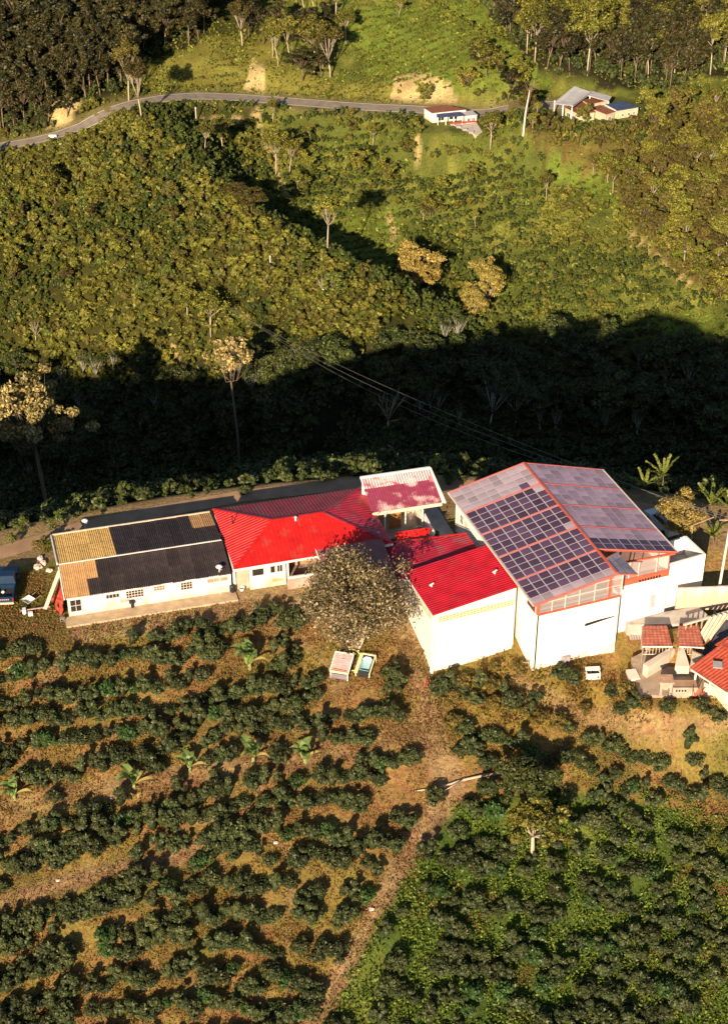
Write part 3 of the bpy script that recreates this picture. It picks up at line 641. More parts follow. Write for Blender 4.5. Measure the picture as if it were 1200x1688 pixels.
# rear shed
SH = empty('rear_shed', FA.w(27.7, 4.1, 0), R(15), 'shed with crimson sheet roof, its sunlit top painted chalk white, behind the red hip roof', 'shed')
mb = MB(); ribroof(mb, [(0, 0, 3.15), (6.5, 0, 3.15), (6.4, 3.7, 4.45), (-.1, 3.7, 4.45)], (0, -1, 0), FADED, .24, .04, .1); mb.build('roof_slope', SH)
mb = MB(); ribroof(mb, [(-.1, 2.55, 4.075), (6.3, 2.55, 4.075), (6.3, 3.68, 4.475), (-.1, 3.68, 4.475)], (0, -1, 0), SUNLIT_SHEET, .24, .045, .11, .02); mb.build('sunlit_strip', SH, label='sunlit top of the sheet roof painted as a chalk white strip')  # sunlight above the tree's shadow, painted as a paler strip
mb = MB(); mb.bar((-.1, 3.78, 4.5), (6.5, 3.78, 4.5), .22, .22, WHITE2); mb.build('top_coping', SH)
mb = MB(); mb.bar((0, -.06, 3.0), (6.5, -.06, 3.0), .06, .34, mat('cream_fascia', (.62, .52, .38), .8, .15, 2)); mb.build('fascia', SH)
mb = MB(); mb.slab([(6.52, 0, 3.3), (6.85, -.1, 3.25), (6.6, 3.8, 4.55), (6.42, 3.8, 4.55)], .2, WHITE2); mb.build('barge_wall', SH)
wall(SH, ((0, 3.6), (6.4, 3.6)), -.5, (4.3, 4.3), WHITE, inward=(0, -1)); wall(SH, ((.3, .2), (.3, 3.4)), -.5, (3.1, 4.2), WHITE, inward=(1, 0), name='side_wall')
mb = MB(); mb.box(.1, -2.4, .1, 4.9, -2.2, 1.0, mat('cream_block', (.5, .42, .32), .85, .2, 1)); mb.build('counter_wall', SH)
mb = MB(); mb.box(4.9, -2.5, .1, 5.1, 3.3, 1.9, WHITE); mb.build('yard_wall', SH)
for a in (1.2, 3.1, 4.7): mb = MB(); mb.box(a-.05, -.05, .1, a+.05, .05, 3.0, WHITE2); mb.build('post', SH)
mb = MB(); mb.box(2.0, 1.4, .1, 3.1, 1.5, 2.0, mat('orange_door', (.45, .2, .06), .7)); mb.build('door', SH)
for i, (a, b, m, nm, lb) in enumerate(((1.5, -1.6, 'dark', 'barrel', 'dark barrel behind the low counter wall under the rear shed'), (4.3, -1.9, 'blue', 'barrel', 'blue grey barrel at the corner of the walled shed yard'), (5.6, -1.4, 'dark2', 'gas_bottle', 'black gas bottle on the concrete beside the shed wall'))):
    mb = MB(); mm = mat('drum_'+m, {'dark': (.03, .03, .03), 'blue': (.06, .09, .12), 'dark2': (.02, .02, .02)}[m], .5)
    mb.lathe([(.26, 0), (.28, .03), (.28, .28), (.3, .3), (.28, .32), (.28, .6), (.3, .62), (.28, .64), (.28, .88), (.26, .9), (.06, .9)], mm, 12); x, y, z = FA.w(27.7+a, 4.1+b, .105)
    tag(mb.build(nm, loc=(x, y, z)), lb, nm.replace('_', ' '))
# small porch roof between
mb = MB(); PR = empty('porch', FA.w(28.2, 0, 0), R(15), 'small sloping red sheet roof porch on posts between the hip roof and the courtyard', 'porch')
pr = [FA.l(*at(654, 877, 2.6)[:2])+(2.6,), FA.l(*at(711, 869, 2.6)[:2])+(2.6,), FA.l(*at(706, 884, 2.2)[:2])+(2.2,), FA.l(*at(650, 890, 2.2)[:2])+(2.2,)]; pr = [(p[0]-28.2, p[1], p[2]) for p in pr]
ribroof(mb, pr, (0, -1, 0), RED, .3, .04, .1); mb.build('roof_slope', PR)
for q in (pr[1], pr[2]): mb = MB(); mb.box(q[0]-.3, q[1]-.05, .1, q[0]-.2, q[1]+.05, q[2]-.05, RUST); mb.build('post', PR)
# low red roof in front of the courtyard
LR = empty('link_building', FB.w(-8, 9, 0), R(20.5), 'low red roofed link building between the hip roof and the white hall', 'building')
q = [(.1, 4.9, 2.35), (6.8, 3.4, 2.75), (6.8, .0, 2.75), (0, .0, 2.35)]
mb = MB(); p = [np.array(k) for k in q]; n = np.cross(p[1]-p[0], p[2]-p[0]); n /= np.linalg.norm(n); p[3] = p[3]-n*np.dot(p[3]-p[0], n)
ribroof(mb, [tuple(k) for k in p], (-1, 0, 0), CRIM_SHADE, .3, .04, .1); mb.build('roof_slope', LR)
mb = MB(); ribroof(mb, [(0, .0, 2.36), (.1, 4.9, 2.36), (-1.0, 5.3, 1.95), (-1.9, .2, 1.8)][:3]+[(-1.0, .4, 1.95)], (-1, 0, 0), CRIM_SHADE, .3, .04, .1); mb.build('roof_slope', LR)
mb = MB(); mb.bar((.1, 4.98, 2.42), (6.8, 3.48, 2.82), .12, .06, RED); mb.build('ridge_cap', LR)
mb = MB(); mb.slab([(-.8, .3, 1.85), (6.6, .3, 1.85), (6.6, 3.2, 1.85), (-.7, 4.7, 1.85)], 3, WHITE); mb.build('walls', LR)

# ------------------------------------------------------------------ white hall with red roof (frame B)
WHh = empty('white_hall', FB.w(-8.5, 2.5, -4), R(20.5), 'tall white walled hall with a single slope red roof beside the flowering tree', 'building')
W_, D_ = 7.35, 5.9
def zt(a): return 7.0+.95*a/W_
wall(WHh, ((0, 0), (W_, 0)), -1.5, (6.85, 7.8), WHITE, name='front_wall'); wall(WHh, ((0, .18), (0, D_)), -1.5, (6.85, 6.85), WHITE, inward=(1, 0), name='side_wall')
wall(WHh, ((0, D_+.2), (W_, D_+.2)), -1, (6.9, 7.8), WHITE, inward=(0, -1), name='rear_wall'); wall(WHh, ((W_+.19, .2), (W_+.19, D_)), -1, (7.7, 7.7), WHITE, inward=(-1, 0), name='side_wall')
mb = MB(); ribroof(mb, [(-.15, -.2, 7.02), (-.15, D_+.35, 7.02), (W_+.15, D_+.35, 7.97), (W_+.15, -.2, 7.97)], (-1, 0, 0), mat('deep_red_roof_paint', (.42, .006, .018), .42, .22, 1.0, spec=.42, dirt=((.28, .03, .03), 1.1, .58)), .27, .045, .11); mb.build('roof_slope', WHh)
mb = MB(); mb.bar((-.17, -.2, 6.98), (-.17, D_+.35, 6.98), .07, .12, WHITE2); mb.build('gutter', WHh)
LAT = mat('cream_vent_block', (.64, .56, .36), .8, .1, 3); LATD = mat('vent_block_hollow', (.24, .2, .13), .9)
def lattice(parent, p0, u, face, L_, z0, z1, zr=0.0):
    mb = MB(); n = int(L_/.3); nz = 3; P = lambda s, o, z: (p0[0]+u[0]*s+face[0]*o, p0[1]+u[1]*s+face[1]*o, z)
    mb.slab([P(0, .015, z1), P(L_, .015, z1), P(L_, .003, z1), P(0, .003, z1)], z1-z0, LATD)
    for i in range(n+1): s = L_*i/n; mb.slab([P(s-.045, .05, z1), P(s+.045, .05, z1), P(s+.045, .016, z1), P(s-.045, .016, z1)], z1-z0, LAT)
    for j in range(nz+1): z = z0+(z1-z0)*j/nz; mb.slab([P(0, .046, z+.04), P(L_, .046, z+.04), P(L_, .016, z+.04), P(0, .016, z+.04)], .08, LAT)
    mb.build('vent_block_band', parent)
lattice(WHh, (.5, 0), (1, 0), (0, -1), W_-.6, 6.0, 6.55); lattice(WHh, (0, .4), (0, 1), (-1, 0), D_-.6, 6.1, 6.6)
for a_, b_ in ((1.2, 3.3), (6.5, 2.3)):
    mb = MB(); mb.tube([(a_, b_, zt(a_)), (a_, b_, zt(a_)+.25)], .07, WHITE2, 8); mb.tube([(a_-.2, b_-.1, zt(a_)+.27), (a_+.2, b_+.1, zt(a_)+.27)], .08, WHITE2, 8); mb.build('roof_vent', WHh)
mb = MB(); mb.box(-.16, -.16, -1.5, .06, .06, 6.8, WHITE2); mb.build('corner_pilaster', WHh)

# ------------------------------------------------------------------ solar hall
SO = empty('solar_hall', FB.w(0, 0, -4), R(20.5), 'large white hall roofed with solar panels in red steel frames and glazed gable', 'building')
Z0 = 4.0
zl, zr_, zR = 4.2+Z0, 6.35+Z0, 4.55+Z0       # left eave, ridge, right eave
aL, aM, aR = -1.0, 5.8, 13.2
wall(SO, ((0, 0), (7.4, 0)), -2, (2.5+Z0, 2.5+Z0), WHITE, name='front_wall'); wall(SO, ((-.4, .0), (-.4, 16.6)), -2, (4.1+Z0, 4.1+Z0), WHITE, inward=(1, 0), name='side_wall')
wall(SO, ((7.4, .02), (7.4, 1.6)), -2, (2.5+Z0, 2.5+Z0), WHITE, inward=(-1, 0), name='return_wall')
wall(SO, ((7.4, 1.6), (12.9, 1.6)), -1, (2.1+Z0, 2.1+Z0), WHITE, name='front_wall'); wall(SO, ((12.9, 1.78), (12.9, 15.2)), -1, (4.3+Z0, 4.3+Z0), WHITE, inward=(-1, 0), name='side_wall')
mb = MB(); mb.add([(-.4, 16.8, 0), (12.9, 15.3, 0), (12.9, 15.3, 4.3+Z0), (5.8, 16.0, 6.1+Z0), (-.4, 16.8, 4.1+Z0)], [(4, 3, 2, 1, 0)], WHITE); mb.build('rear_wall', SO)
pinkf = mat('interior_floor', (.52, .36, .32), .7, .15, .8)
mb = MB(); mb.box(.0, .2, 2.2+Z0, 7.2, 15.2, 2.35+Z0, pinkf); mb.box(7.2, 1.85, 2.2+Z0, 12.7, 15.0, 2.35+Z0, pinkf); mb.build('upper_floor', SO)
def roofpt(s, t, side, b0, b1):
    """point on a slope: s from eave (0) to ridge (1), t from rear (0) to front (1)"""
    if side == 'L': return np.array([aL+(aM-aL)*s, b1[0]+(b1[1]-b1[0])*t if False else (17.0-.9*s)+((-.9-1.0*s)-(17.0-.9*s))*t, zl+(zr_-zl)*s])
    return np.array([aR+(aM-aR)*s, (15.1+.95*s)+((1.3+.5*s)-(15.1+.95*s))*t, zR+(zr_-zR)*s])
def rp_(s, t, side, h=0.0):
    p = roofpt(s, t, side, 0, 0); n = np.array([-(zr_-zl), 0, aM-aL]) if side == 'L' else np.array([zr_-zR, 0, aR-aM]); n = n/np.linalg.norm(n); return p+n*h
for side, nb in (('L', 5), ('R', 4)):
    mb = MB(); mb.slab([tuple(rp_(*q, side, -.03)) for q in ((0, 0), (1, 0), (1, 1), (0, 1))], .05, RUST); mb.build('roof_deck', SO)
    for k in range(nb+1):
        t = k/nb; mb = MB(); mb.bar(rp_(-.01, t, side, .10), rp_(1.0, t, side, .10), .10, .10, PURL); mb.build('red_purlin', SO)
    nr, nc = 4, 8
    pm = {}
    for k in range(nb):
        for j in range(nr):
            for i in range(nc):
                g = .012; t0 = (k+.04+(.94*j)/nr)/nb; t1 = (k+.04+(.94*(j+1))/nr)/nb; s0 = i/nc+.004; s1 = (i+1)/nc
                clear = (side == 'L' and (k == 0 and not (j == 3 and i > 5) or (k == 4 and j == 3))) or (side == 'L' and i == 7 and k < 3 and random.random() < .7)
                c = [rp_(s0, t0, side, .09), rp_(s1, t0, side, .09), rp_(s1, t1, side, .09), rp_(s0, t1, side, .09)]
                up2 = rp_(0, 0, side, .04)-rp_(0, 0, side, 0); ctr = sum(c)/4; ins = []
                e0 = (c[1]-c[0]); e0 /= np.linalg.norm(e0); e1_ = (c[3]-c[0]); e1_ /= np.linalg.norm(e1_); fw_ = .026
                ins = [c[0]+e0*fw_+e1_*fw_, c[1]-e0*fw_+e1_*fw_, c[2]-e0*fw_-e1_*fw_, c[3]+e0*fw_-e1_*fw_]
                cm = CLEAR if clear else (PVC if (side == 'L' or (k == 3 and j > 1)) else PVC_SKY)
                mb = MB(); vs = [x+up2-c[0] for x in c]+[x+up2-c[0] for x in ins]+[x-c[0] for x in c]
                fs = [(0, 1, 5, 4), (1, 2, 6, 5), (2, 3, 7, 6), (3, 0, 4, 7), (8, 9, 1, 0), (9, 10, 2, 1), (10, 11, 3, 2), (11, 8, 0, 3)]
                mb.add(vs, fs, PVF if side == 'L' else PVF_SKY); mb.add([x+up2*.8-c[0] for x in ins], [(0, 1, 2, 3)], cm)
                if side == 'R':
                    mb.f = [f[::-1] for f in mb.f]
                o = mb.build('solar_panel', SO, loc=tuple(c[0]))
                if clear: o.name = 'skylight_panel'
mb = MB(); mb.bar(rp_(1, 0, 'L', .14), rp_(1, 1, 'L', .14), .2, .1, RUST); mb.build('ridge_cap', SO)
for side in 'LR': mb = MB(); mb.bar(rp_(-.012, 0, side, .1), rp_(-.012, 1, side, .1), .12, .12, FRAMEW); mb.build('eave_trim', SO)
# front canopy over the right glazed corner
p = [rp_(1, .895, 'L', .05), np.array([7.7, 1.7, 5.75+Z0]), np.array([7.8, -1.75, 5.75+Z0]), rp_(1, 1, 'L', .05)]
mb = MB(); mb.slab([tuple(x) for x in (p[0], p[1], p[2], p[3])], .06, RUST); mb.build('canopy_deck', SO)
for i in range(4):
    for j in range(2):
        L4 = lambda s, t: (p[0]*(1-s)+p[1]*s)*(1-t)+(p[3]*(1-s)+p[2]*s)*t
        c = [L4(j/2+.02, i/4+.01), L4((j+1)/2-.02, i/4+.01), L4((j+1)/2-.02, (i+1)/4-.01), L4(j/2+.02, (i+1)/4-.01)]
        mb = MB(); mb.slab([tuple(x+np.array([0, 0, .06])) for x in c], .05, CLEAR); mb.build('skylight_panel', SO)
mb = MB(); mb.bar(p[3], p[2], .1, .12, RUST); mb.build('canopy_edge', SO)
# front gable glazing
def gz(a): return zl+(zr_-zl)*(a-aL)/(aM-aL)-.12 if a <= aM else zr_-.12-.6*(a-aM)/1.9
zs = 2.55+Z0
mb = MB(); mb.bar((-.3, -.1, zs), (7.4, -.1, zs), .22, .14, RUST); mb.build('sill_beam', SO)
mb = MB(); mb.bar((-.35, -.9, gz(-.35)), (5.8, -.9, gz(5.8)), .1, .12, RUST); mb.build('gable_beam', SO)
for a, m, wd in ((-.3, RUST, .2), (6.3, RUST, .16), (7.4, FRAMEW, .1), (1.0, FRAMEW, .06), (2.2, FRAMEW, .07), (3.5, FRAMEW, .06), (4.9, FRAMEW, .06)):
    mb = MB(); mb.bar((a, -.1, zs+.07), (a, -.1, gz(a)), wd, wd, m); mb.build('gable_post' if m is RUST else 'mullion', SO)
for a0, a1 in ((-.2, 1.0), (1.0, 2.2), (2.2, 3.5), (3.5, 4.9), (4.9, 6.22), (6.38, 7.35)):
    mb = MB(); mb.add([(a0+.03, -.10, zs+.08), (a1-.03, -.10, zs+.08), (a1-.03, -.10, gz(a1)-.05), (a0+.03, -.10, gz(a0)-.05)], [(0, 1, 2, 3)], GLASS); mb.build('glass_pane', SO)
mb = MB()
for z in (zs+1.15, zs+1.9):
    mb.bar((aL+(z+.1-zl)/(zr_-zl)*(aM-aL) if z > zl else -.3, -.13, z), (7.4, -.13, z), .04, .06, FRAMEW)
mb.build('transom', SO)
RAILM = mat('grey_railing', (.16, .15, .17), .5); mb = MB(); mb.bar((.1, .35, zs+.95), (6.2, .35, zs+.95), .05, .05, RAILM); mb.bar((.1, .35, zs+.1), (6.2, .35, zs+.1), .05, .1, RAILM)
for i in range(38): a = .15+i*.16; mb.bar((a, .35, zs+.1), (a, .35, zs+.95), .03, .03, RAILM)
mb.build('balcony_railing', SO)
mb = MB(); mb.box(5.4, .25, zs+.9, 6.2, .4, zs+1.6, DARK); mb.build('dark_screen', SO)
mb = MB(); mb.add([(4.3, -.004, Z0+.0), (7.1, -.004, Z0+.32), (7.1, -.004, Z0+.42), (5.6, -.004, Z0+.42), (4.3, -.004, Z0+.32)], [(0, 1, 2, 3, 4)], DARK); mb.build('wall_slot', SO)
# left side openings
window(SO, (-.4, 8.9), (0, -1), 2.0+Z0, 3.6+Z0, 2.9, face=(-1, 0), nv=0, nh=1, fm=RUST); window(SO, (-.4, 1.6), (0, -1), 2.6+Z0, 3.3+Z0, 1.5, face=(-1, 0), nv=0, nh=0, fm=RUST)
window(SO, (-.4, 15.7), (0, -1), 1.8+Z0, 2.7+Z0, .7, face=(-1, 0), nv=1, nh=1)
# right upper glazing
zg0, zg1 = 2.75+Z0, 4.4+Z0
mb = MB(); mb.box(7.5, 1.5, 2.1+Z0, 12.85, 1.7, 2.75+Z0, RUST); mb.build('red_spandrel', SO)
for a in (7.6, 9.0, 9.9, 11.6, 12.8): mb = MB(); mb.bar((a, 1.6, zg0), (a, 1.6, 4.5+Z0+.15), .07, .07, FRAMEW if a < 12.7 else RUST); mb.build('mullion', SO)
for a0, a1 in ((7.65, 8.95), (9.05, 9.85), (9.95, 11.55), (11.65, 12.75)): mb = MB(); mb.add([(a0, 1.6, zg0), (a1, 1.6, zg0), (a1, 1.6, 4.55+Z0), (a0, 1.6, 4.55+Z0)], [(0, 1, 2, 3)], GLASS); mb.build('glass_pane', SO)
mb = MB()
for i in range(8): mb.box(10.0+i*.27, 1.46, 2.15+Z0, 10.16+i*.27, 1.495, 2.4+Z0, DARK)
mb.build('spandrel_vent', SO)
mb = MB(); mb.bar((7.5, 1.45, 4.72+Z0), (13.1, 1.3, 4.5+Z0), .14, .14, RUST); mb.build('gable_beam', SO)
mb = MB(); mb.box(11.4, 1.52, Z0-1.0, 11.85, 1.597, Z0+.35, mat('grey_door', (.42, .38, .4), .7)); mb.build('door', SO)

# ------------------------------------------------------------------ right side: annex, walls, terrace
AN = empty('roofless_annex', FB.w(13.0, 2.4, -3), R(20.5), 'tall plain white roofless box at the right end of the solar hall', 'building')
wall(AN, ((0, 0), (4.15, .3)), -2, (5.5, 5.5), WHITE, name='front_wall'); wall(AN, ((4.15, .5), (4.0, 3.4)), -2, (5.5, 5.45), WHITE, inward=(-1, 0), name='side_wall')
wall(AN, ((0, 3.4), (3.8, 3.4)), -2, (5.0, 5.5), WHITE, inward=(0, -1), name='rear_wall')
mb = MB(); mb.box(.1, .5, 3.6, 3.8, 3.2, 3.75, mat('grey_screed', (.26, .24, .25), .9)); mb.build('floor_slab', AN)
mb = MB(); mb.slab([FB.w(14.0, 1.55, .35), FB.w(18.9, -.2, .55), FB.w(18.95, 0, .55), FB.w(14.05, 1.75, .35)], 2.4, WHITE); tag(mb.build('garden_wall'), 'low white garden wall running right from the roofless annex to the utility pole', 'wall')
mb = MB(); mb.slab([FB.w(9.2, 1.2, -2.0), FB.w(12.9, -.2, -1.9), FB.w(16.2, -1.2, -1.7), FB.w(15.9, 1.0, -1.6), FB.w(12.9, 1.5, -1.8), FB.w(9.2, 1.6, -2.0)], 2.5, conc); tag(mb.build('landing'), kind='structure')
TER = [at(1040, 1085, -3.3), at(1112, 1050, -3.3), at(1180, 1040, -3.2), at(1215, 1060, -3.2), at(1215, 1150, -3.3), at(1052, 1148, -3.4)]
mb = MB(); mb.slab([(x, y, -3.25) for x, y, z in TER], .7, mat('worn_paving', (.42, .32, .23), .85, .25, 1.0, bump=.2, dirt=((.25, .18, .12), 1.0, .56))); tag(mb.build('paved_terrace'), kind='structure')
def quadpts(px, z): return [at(u, v, zz) for (u, v), zz in zip(px, z)]
def shed_small(name, px, zb, zf_, label, m=CLAY, nu=7, nv=8, open_front=True, floor=-3.25):
    q = quadpts(px, (zb, zb, zf_, zf_)); o = np.mean(np.array(q), 0); r = empty(name, (o[0], o[1], floor), 0, label, 'shed'); L_ = [(p[0]-o[0], p[1]-o[1], p[2]-floor) for p in q]
    mb = MB(); tileroof(mb, *L_, m, nu, nv); mb.build('tiled_roof', r)
    mb = MB(); mb.bar(L_[3], L_[2], .07, .09, WHITE2); mb.build('eave_board', r)
    for p in L_: mb = MB(); x, y = p[0]*.93, p[1]*.9; mb.box(x-.05, y-.05, 0, x+.05, y+.05, p[2]-.06, mat('post_wood', (.25, .2, .16), .8)); mb.build('post', r)
    mb = MB(); a, b = L_[0], L_[1]; mb.slab([(a[0]*.9, a[1]*.85, a[2]-.15), (b[0]*.9, b[1]*.85, b[2]-.15), (b[0]*.9, b[1]*.85-.1, b[2]-.15), (a[0]*.9, a[1]*.85-.1, a[2]-.15)], a[2]-.15, mat('shed_block', (.36, .3, .25), .9, .2, 2)); mb.build('back_wall', r)
    mb = MB(); x0, x1, yf = L_[3][0]*.85, L_[2][0]*.85, L_[3][1]*.7
    for i in range(9): x = x0+(x1-x0)*i/8; mb.bar((x, yf, .9), (x, yf, 1.7), .03, .03, FRAMEW)
    mb.bar((x0, yf, .9), (x1, yf, .9), .05, .05, FRAMEW); mb.build('barred_front', r)
    return r
shed_small('tiled_shed', [(1058, 1032), (1099, 1032), (1108, 1066), (1058, 1066)], -.9, -1.25, 'small clay tiled shed nearest the solar hall wall')
shed_small('tiled_shed', [(1117, 1032), (1151, 1032), (1160, 1068), (1119, 1066)], -.9, -1.25, 'small clay tiled shed beside the leaning pale planks', nu=6)
# bigger tiled house at the right edge
TH_ = empty('tiled_house', (29.5, 108.4, -3.3), 0, 'red clay tiled house with open veranda at the right edge of the picture', 'house')
q = [at(1200+60, 1008, 1.2), at(1205, 1050, .3), at(1137, 1099, -.9), at(1204, 1142, -1.0), at(1290, 1110, 1.2)]
L_ = lambda p: (p[0]-29.5, p[1]-108.4, p[2]+3.3)
mb = MB(); tileroof(mb, L_(at(1200, 1052, .35)), L_(at(1290, 1085, .35)), L_(at(1200, 1141, -1.05)), L_(at(1137, 1100, -1.05)), CLAYR, 14, 12, .06); mb.build('tiled_roof', TH_)
mb = MB(); tileroof(mb, L_(at(1262, 1010, .75)), L_(at(1300, 1060, .4)), L_(at(1215, 1072, .3)), L_(at(1178, 1062, .0)), CLAYR, 8, 6, .06); mb.build('tiled_roof', TH_)
A1, A2 = L_(at(1139, 1104, -1.1)), L_(at(1202, 1146, -1.1)); mb = MB(); mb.bar(A1, A2, .08, .14, FRAMEW); mb.build('eave_board', TH_)
B1_, B2_ = L_(at(1143, 1136, -3.2)), L_(at(1200, 1163, -3.2)); d_ = (B2_[0]-B1_[0], B2_[1]-B1_[1])
wall(TH_, ((B1_[0]+d_[0]*.3, B1_[1]+d_[1]*.3+.4), (B2_[0]+d_[0], B2_[1]+d_[1]+.4)), -1, (1.0, 1.0), mat('cream_wall', (.6, .5, .38), .85, .15, 1.5), name='veranda_parapet')
wall(TH_, ((B1_[0], B1_[1]+2.3), (B2_[0]+d_[0], B2_[1]+d_[1]+2.3)), 0, (2.3, 2.3), mat('shade_wall', (.3, .24, .18), .9), name='inner_wall')
for t in (.02, .45, .95): mb = MB(); x, y = B1_[0]+d_[0]*t, B1_[1]+d_[1]*t+.35; mb.box(x-.07, y-.07, 0, x+.07, y+.07, 2.25, WHITE2); mb.build('veranda_post', TH_)
mb = MB()
for i in range(14): t = .3+i*.05; x, y = B1_[0]+d_[0]*t, B1_[1]+d_[1]*t+.45; mb.bar((x, y, 1.0), (x, y, 1.5), .04, .04, DARK)
mb.build('railing', TH_)
mb = MB(); c = np.array(L_(at(1182, 1098, -.35))); mb.slab([tuple(c+np.array(k)) for k in ((-.4, -.25, .1), (.35, -.35, .1), (.4, .25, .28), (-.35, .35, .28))], .12, STEEL); mb.build('skylight', TH_)

# ------------------------------------------------------------------ plants
COFFEE = leafmat('coffee_leaf', (.018, .032, .009), (.135, .145, .046), .5, .35, .3, .2)
COFFEE2 = leafmat('young_coffee_leaf', (.03, .06, .014), (.085, .15, .033), .45, .4, .25, .25)
GOLDL = leafmat('yellowing_leaf', (.06, .06, .013), (.32, .20, .04), .5, .4, .3, .3)
SHRUBL = leafmat('hill_shrub_leaf', (.052, .060, .009), (.36, .32, .045), .5, .35, .36, .25)
SHRUBG = leafmat('green_shrub_leaf', (.028, .042, .007), (.150, .180, .026), .5, .35, .4, .25)
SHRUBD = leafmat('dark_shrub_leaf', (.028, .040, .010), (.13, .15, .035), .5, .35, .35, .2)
SHRUBB = leafmat('brown_shrub_leaf', (.055, .052, .011), (.22, .165, .032), .55, .3, .35, .2)
DARKL = leafmat('forest_leaf', (.012, .018, .006), (.105, .082, .021), .5, .35, .45, .2)
GOLDT = leafmat('golden_tree_leaf', (.18, .14, .03), (.62, .46, .12), .5, .35, .2, .3)
PINKT = leafmat('blossom_leaf', (.060, .056, .016), (.54, .40, .22), .5, .35, .1, .2)
CREAMT = leafmat('cream_blossom_leaf', (.12, .10, .03), (.66, .50, .20), .5, .35, .1, .2)
LIMEL = leafmat('lime_leaf', (.07, .10, .015), (.26, .28, .05), .45, .4, .25, .3)
BARK = mat('bark', (.20, .14, .09), .9, .25, 3, streak=(1, 1, .3)); PBARK = mat('pale_bark', (.50, .40, .29), .8, .2, 3, streak=(1, 1, .3)); DBARK = mat('dim_bark', (.15, .11, .075), .9, .2, 3)

def bushmesh(name, seed, r, h, nl, leaf, m, lumps=15, coreon=True, flat=.5):
    g = np.random.default_rng(seed); L_ = []
    for k in range(lumps):
        a = g.uniform(0, 2*math.pi); q = math.sqrt(g.uniform(0, 1))*.85; z = h*(.32+.42*(1-q*q))*g.uniform(.7, 1.25); L_.append((q*r*math.cos(a)*1.1, q*r*math.sin(a)*.9, z, r*g.uniform(.2, .44)))
    L_ = np.array(L_); k = g.integers(0, lumps, nl); d = g.normal(size=(nl, 3)); d[:, 2] = np.abs(d[:, 2])*.9-.25; d /= np.linalg.norm(d, axis=1)[:, None]
    rr = L_[k, 3]*g.uniform(.6, 1.18, nl); C = L_[k, :3]+d*rr[:, None]*np.array([1, 1, .85]); C[:, 2] = np.maximum(C[:, 2], .06)
    N_ = d+g.normal(size=(nl, 3))*.5+np.array([0, 0, .35]); lt = g.uniform(0, 1, lumps)
    tone = np.clip(.55*g.uniform(0, 1, nl)**1.5+.35*lt[k]*g.uniform(0, 1, nl)+.15*(C[:, 2]/h-.5), 0, 1)
    core = corefaces(0, 0, h*.30, r*.45, h*.28, 7, 4, .2, seed) if coreon else None
    return leafmesh(name, C, N_, leaf*g.uniform(.6, 1.25, nl), m, tone, flat, core)
def treeparts(name, seed, H, r0, fork, nl, spread, top, leaf, nleaf, lm, bm, crad=.2, zmin=.5, lean=.0, flat=1.0, bare=0, tonep=1.4):
    """trunk and crown meshes; top: 'umbrella' | 'round' | 'column' """
    g = np.random.default_rng(seed); mb = MB(); mb.smooth = True; tips = []
    fx, fy = g.normal(0, .03*H, 2)+np.array([lean*H, 0]); base = [(0, 0, -.3), (fx*.3, fy*.3, H*fork*.5), (fx, fy, H*fork)]
    mb.tube(base, [r0*1.25, r0, r0*.75], bm, 7)
    P0 = np.array(base[-1])
    for i in range(nl):
        a = 2*math.pi*(i+g.uniform(-.3, .3))/nl; q = math.sqrt(g.uniform(.05, 1)) if i else .1; rad = spread*q
        if top == 'umbrella': zt_ = H*(.95-.13*q*q*g.uniform(.5, 1.5))
        elif top == 'round': zt_ = H*(zmin+(1-zmin)*(g.uniform(.1, .95) if q > .6 else g.uniform(.5, .97)))
        else: zt_ = H*(fork+(1-fork)*(i+.5)/nl); rad = spread*(1-.55*(i+.5)/nl)*g.uniform(.5, 1)
        T = np.array([fx+rad*math.cos(a), fy+rad*math.sin(a), zt_])
        S_ = P0.copy()
        if top == 'column': S_ = np.array([fx*.9, fy*.9, max(H*fork*.7, zt_-H*.08)])
        M = (S_+T)/2+np.array([0, 0, -.05*H if top == 'umbrella' else -.02*H])+g.normal(0, .02*H, 3); M[:2] = S_[:2]+(T[:2]-S_[:2])*.42
        mb.tube([S_, M, T], [r0*.5, r0*.32, r0*.12], bm, 5)
        tips.append(T)
        for _ in range(2+(nl < 8)):
            t2 = T+g.normal(0, 1, 3)*np.array([spread*.26, spread*.26, H*.035*flat+.1]); mb.tube([M, (M+t2)/2+g.normal(0, .02*H, 3), t2], [r0*.24, r0*.16, r0*.06], bm, 4); tips.append(t2)
    if top == 'column':
        mb.tube([P0, (fx*1.1, fy*1.1, H*.97)], [r0*.7, r0*.15], bm, 6); tips += [np.array([fx, fy, H*.97])]*2
    tips = np.array(tips); n = len(tips); rc = crad*spread*2*g.uniform(.6, 1.25, n); lt = g.uniform(0, 1, n)
    k = g.integers(0, n, nleaf); d = g.normal(size=(nleaf, 3)); d /= np.linalg.norm(d, axis=1)[:, None]
    C = tips[k]+d*(rc[k]*g.uniform(.25, 1.0, nleaf)**.5)[:, None]*np.array([1, 1, .55*flat]); N_ = d+g.normal(size=(nleaf, 3))*.7+np.array([0, 0, .4])
    tone = np.clip(g.uniform(0, 1, nleaf)**tonep*(.6+.55*lt[k]), 0, 1)
    return mb.mesh(name+'_trunk'), leafmesh(name+'_crown', C, N_, leaf*g.uniform(.6, 1.3, nleaf), lm, tone, .55)
TK = {}
def kind(key, variants, **kw):
    TK[key] = [treeparts(key, sd, **kw) for sd in variants]
kind('umbrella', (1, 2, 3), H=10, r0=.12, fork=.5, nl=8, spread=2.7, top='umbrella', leaf=.21, nleaf=3200, lm=SHRUBL, bm=PBARK, crad=.19, flat=1.5)
kind('pale', (4, 5), H=10, r0=.14, fork=.35, nl=8, spread=2.4, top='umbrella', leaf=.17, nleaf=3400, lm=SHRUBB, bm=PBARK, crad=.2, flat=1.3)
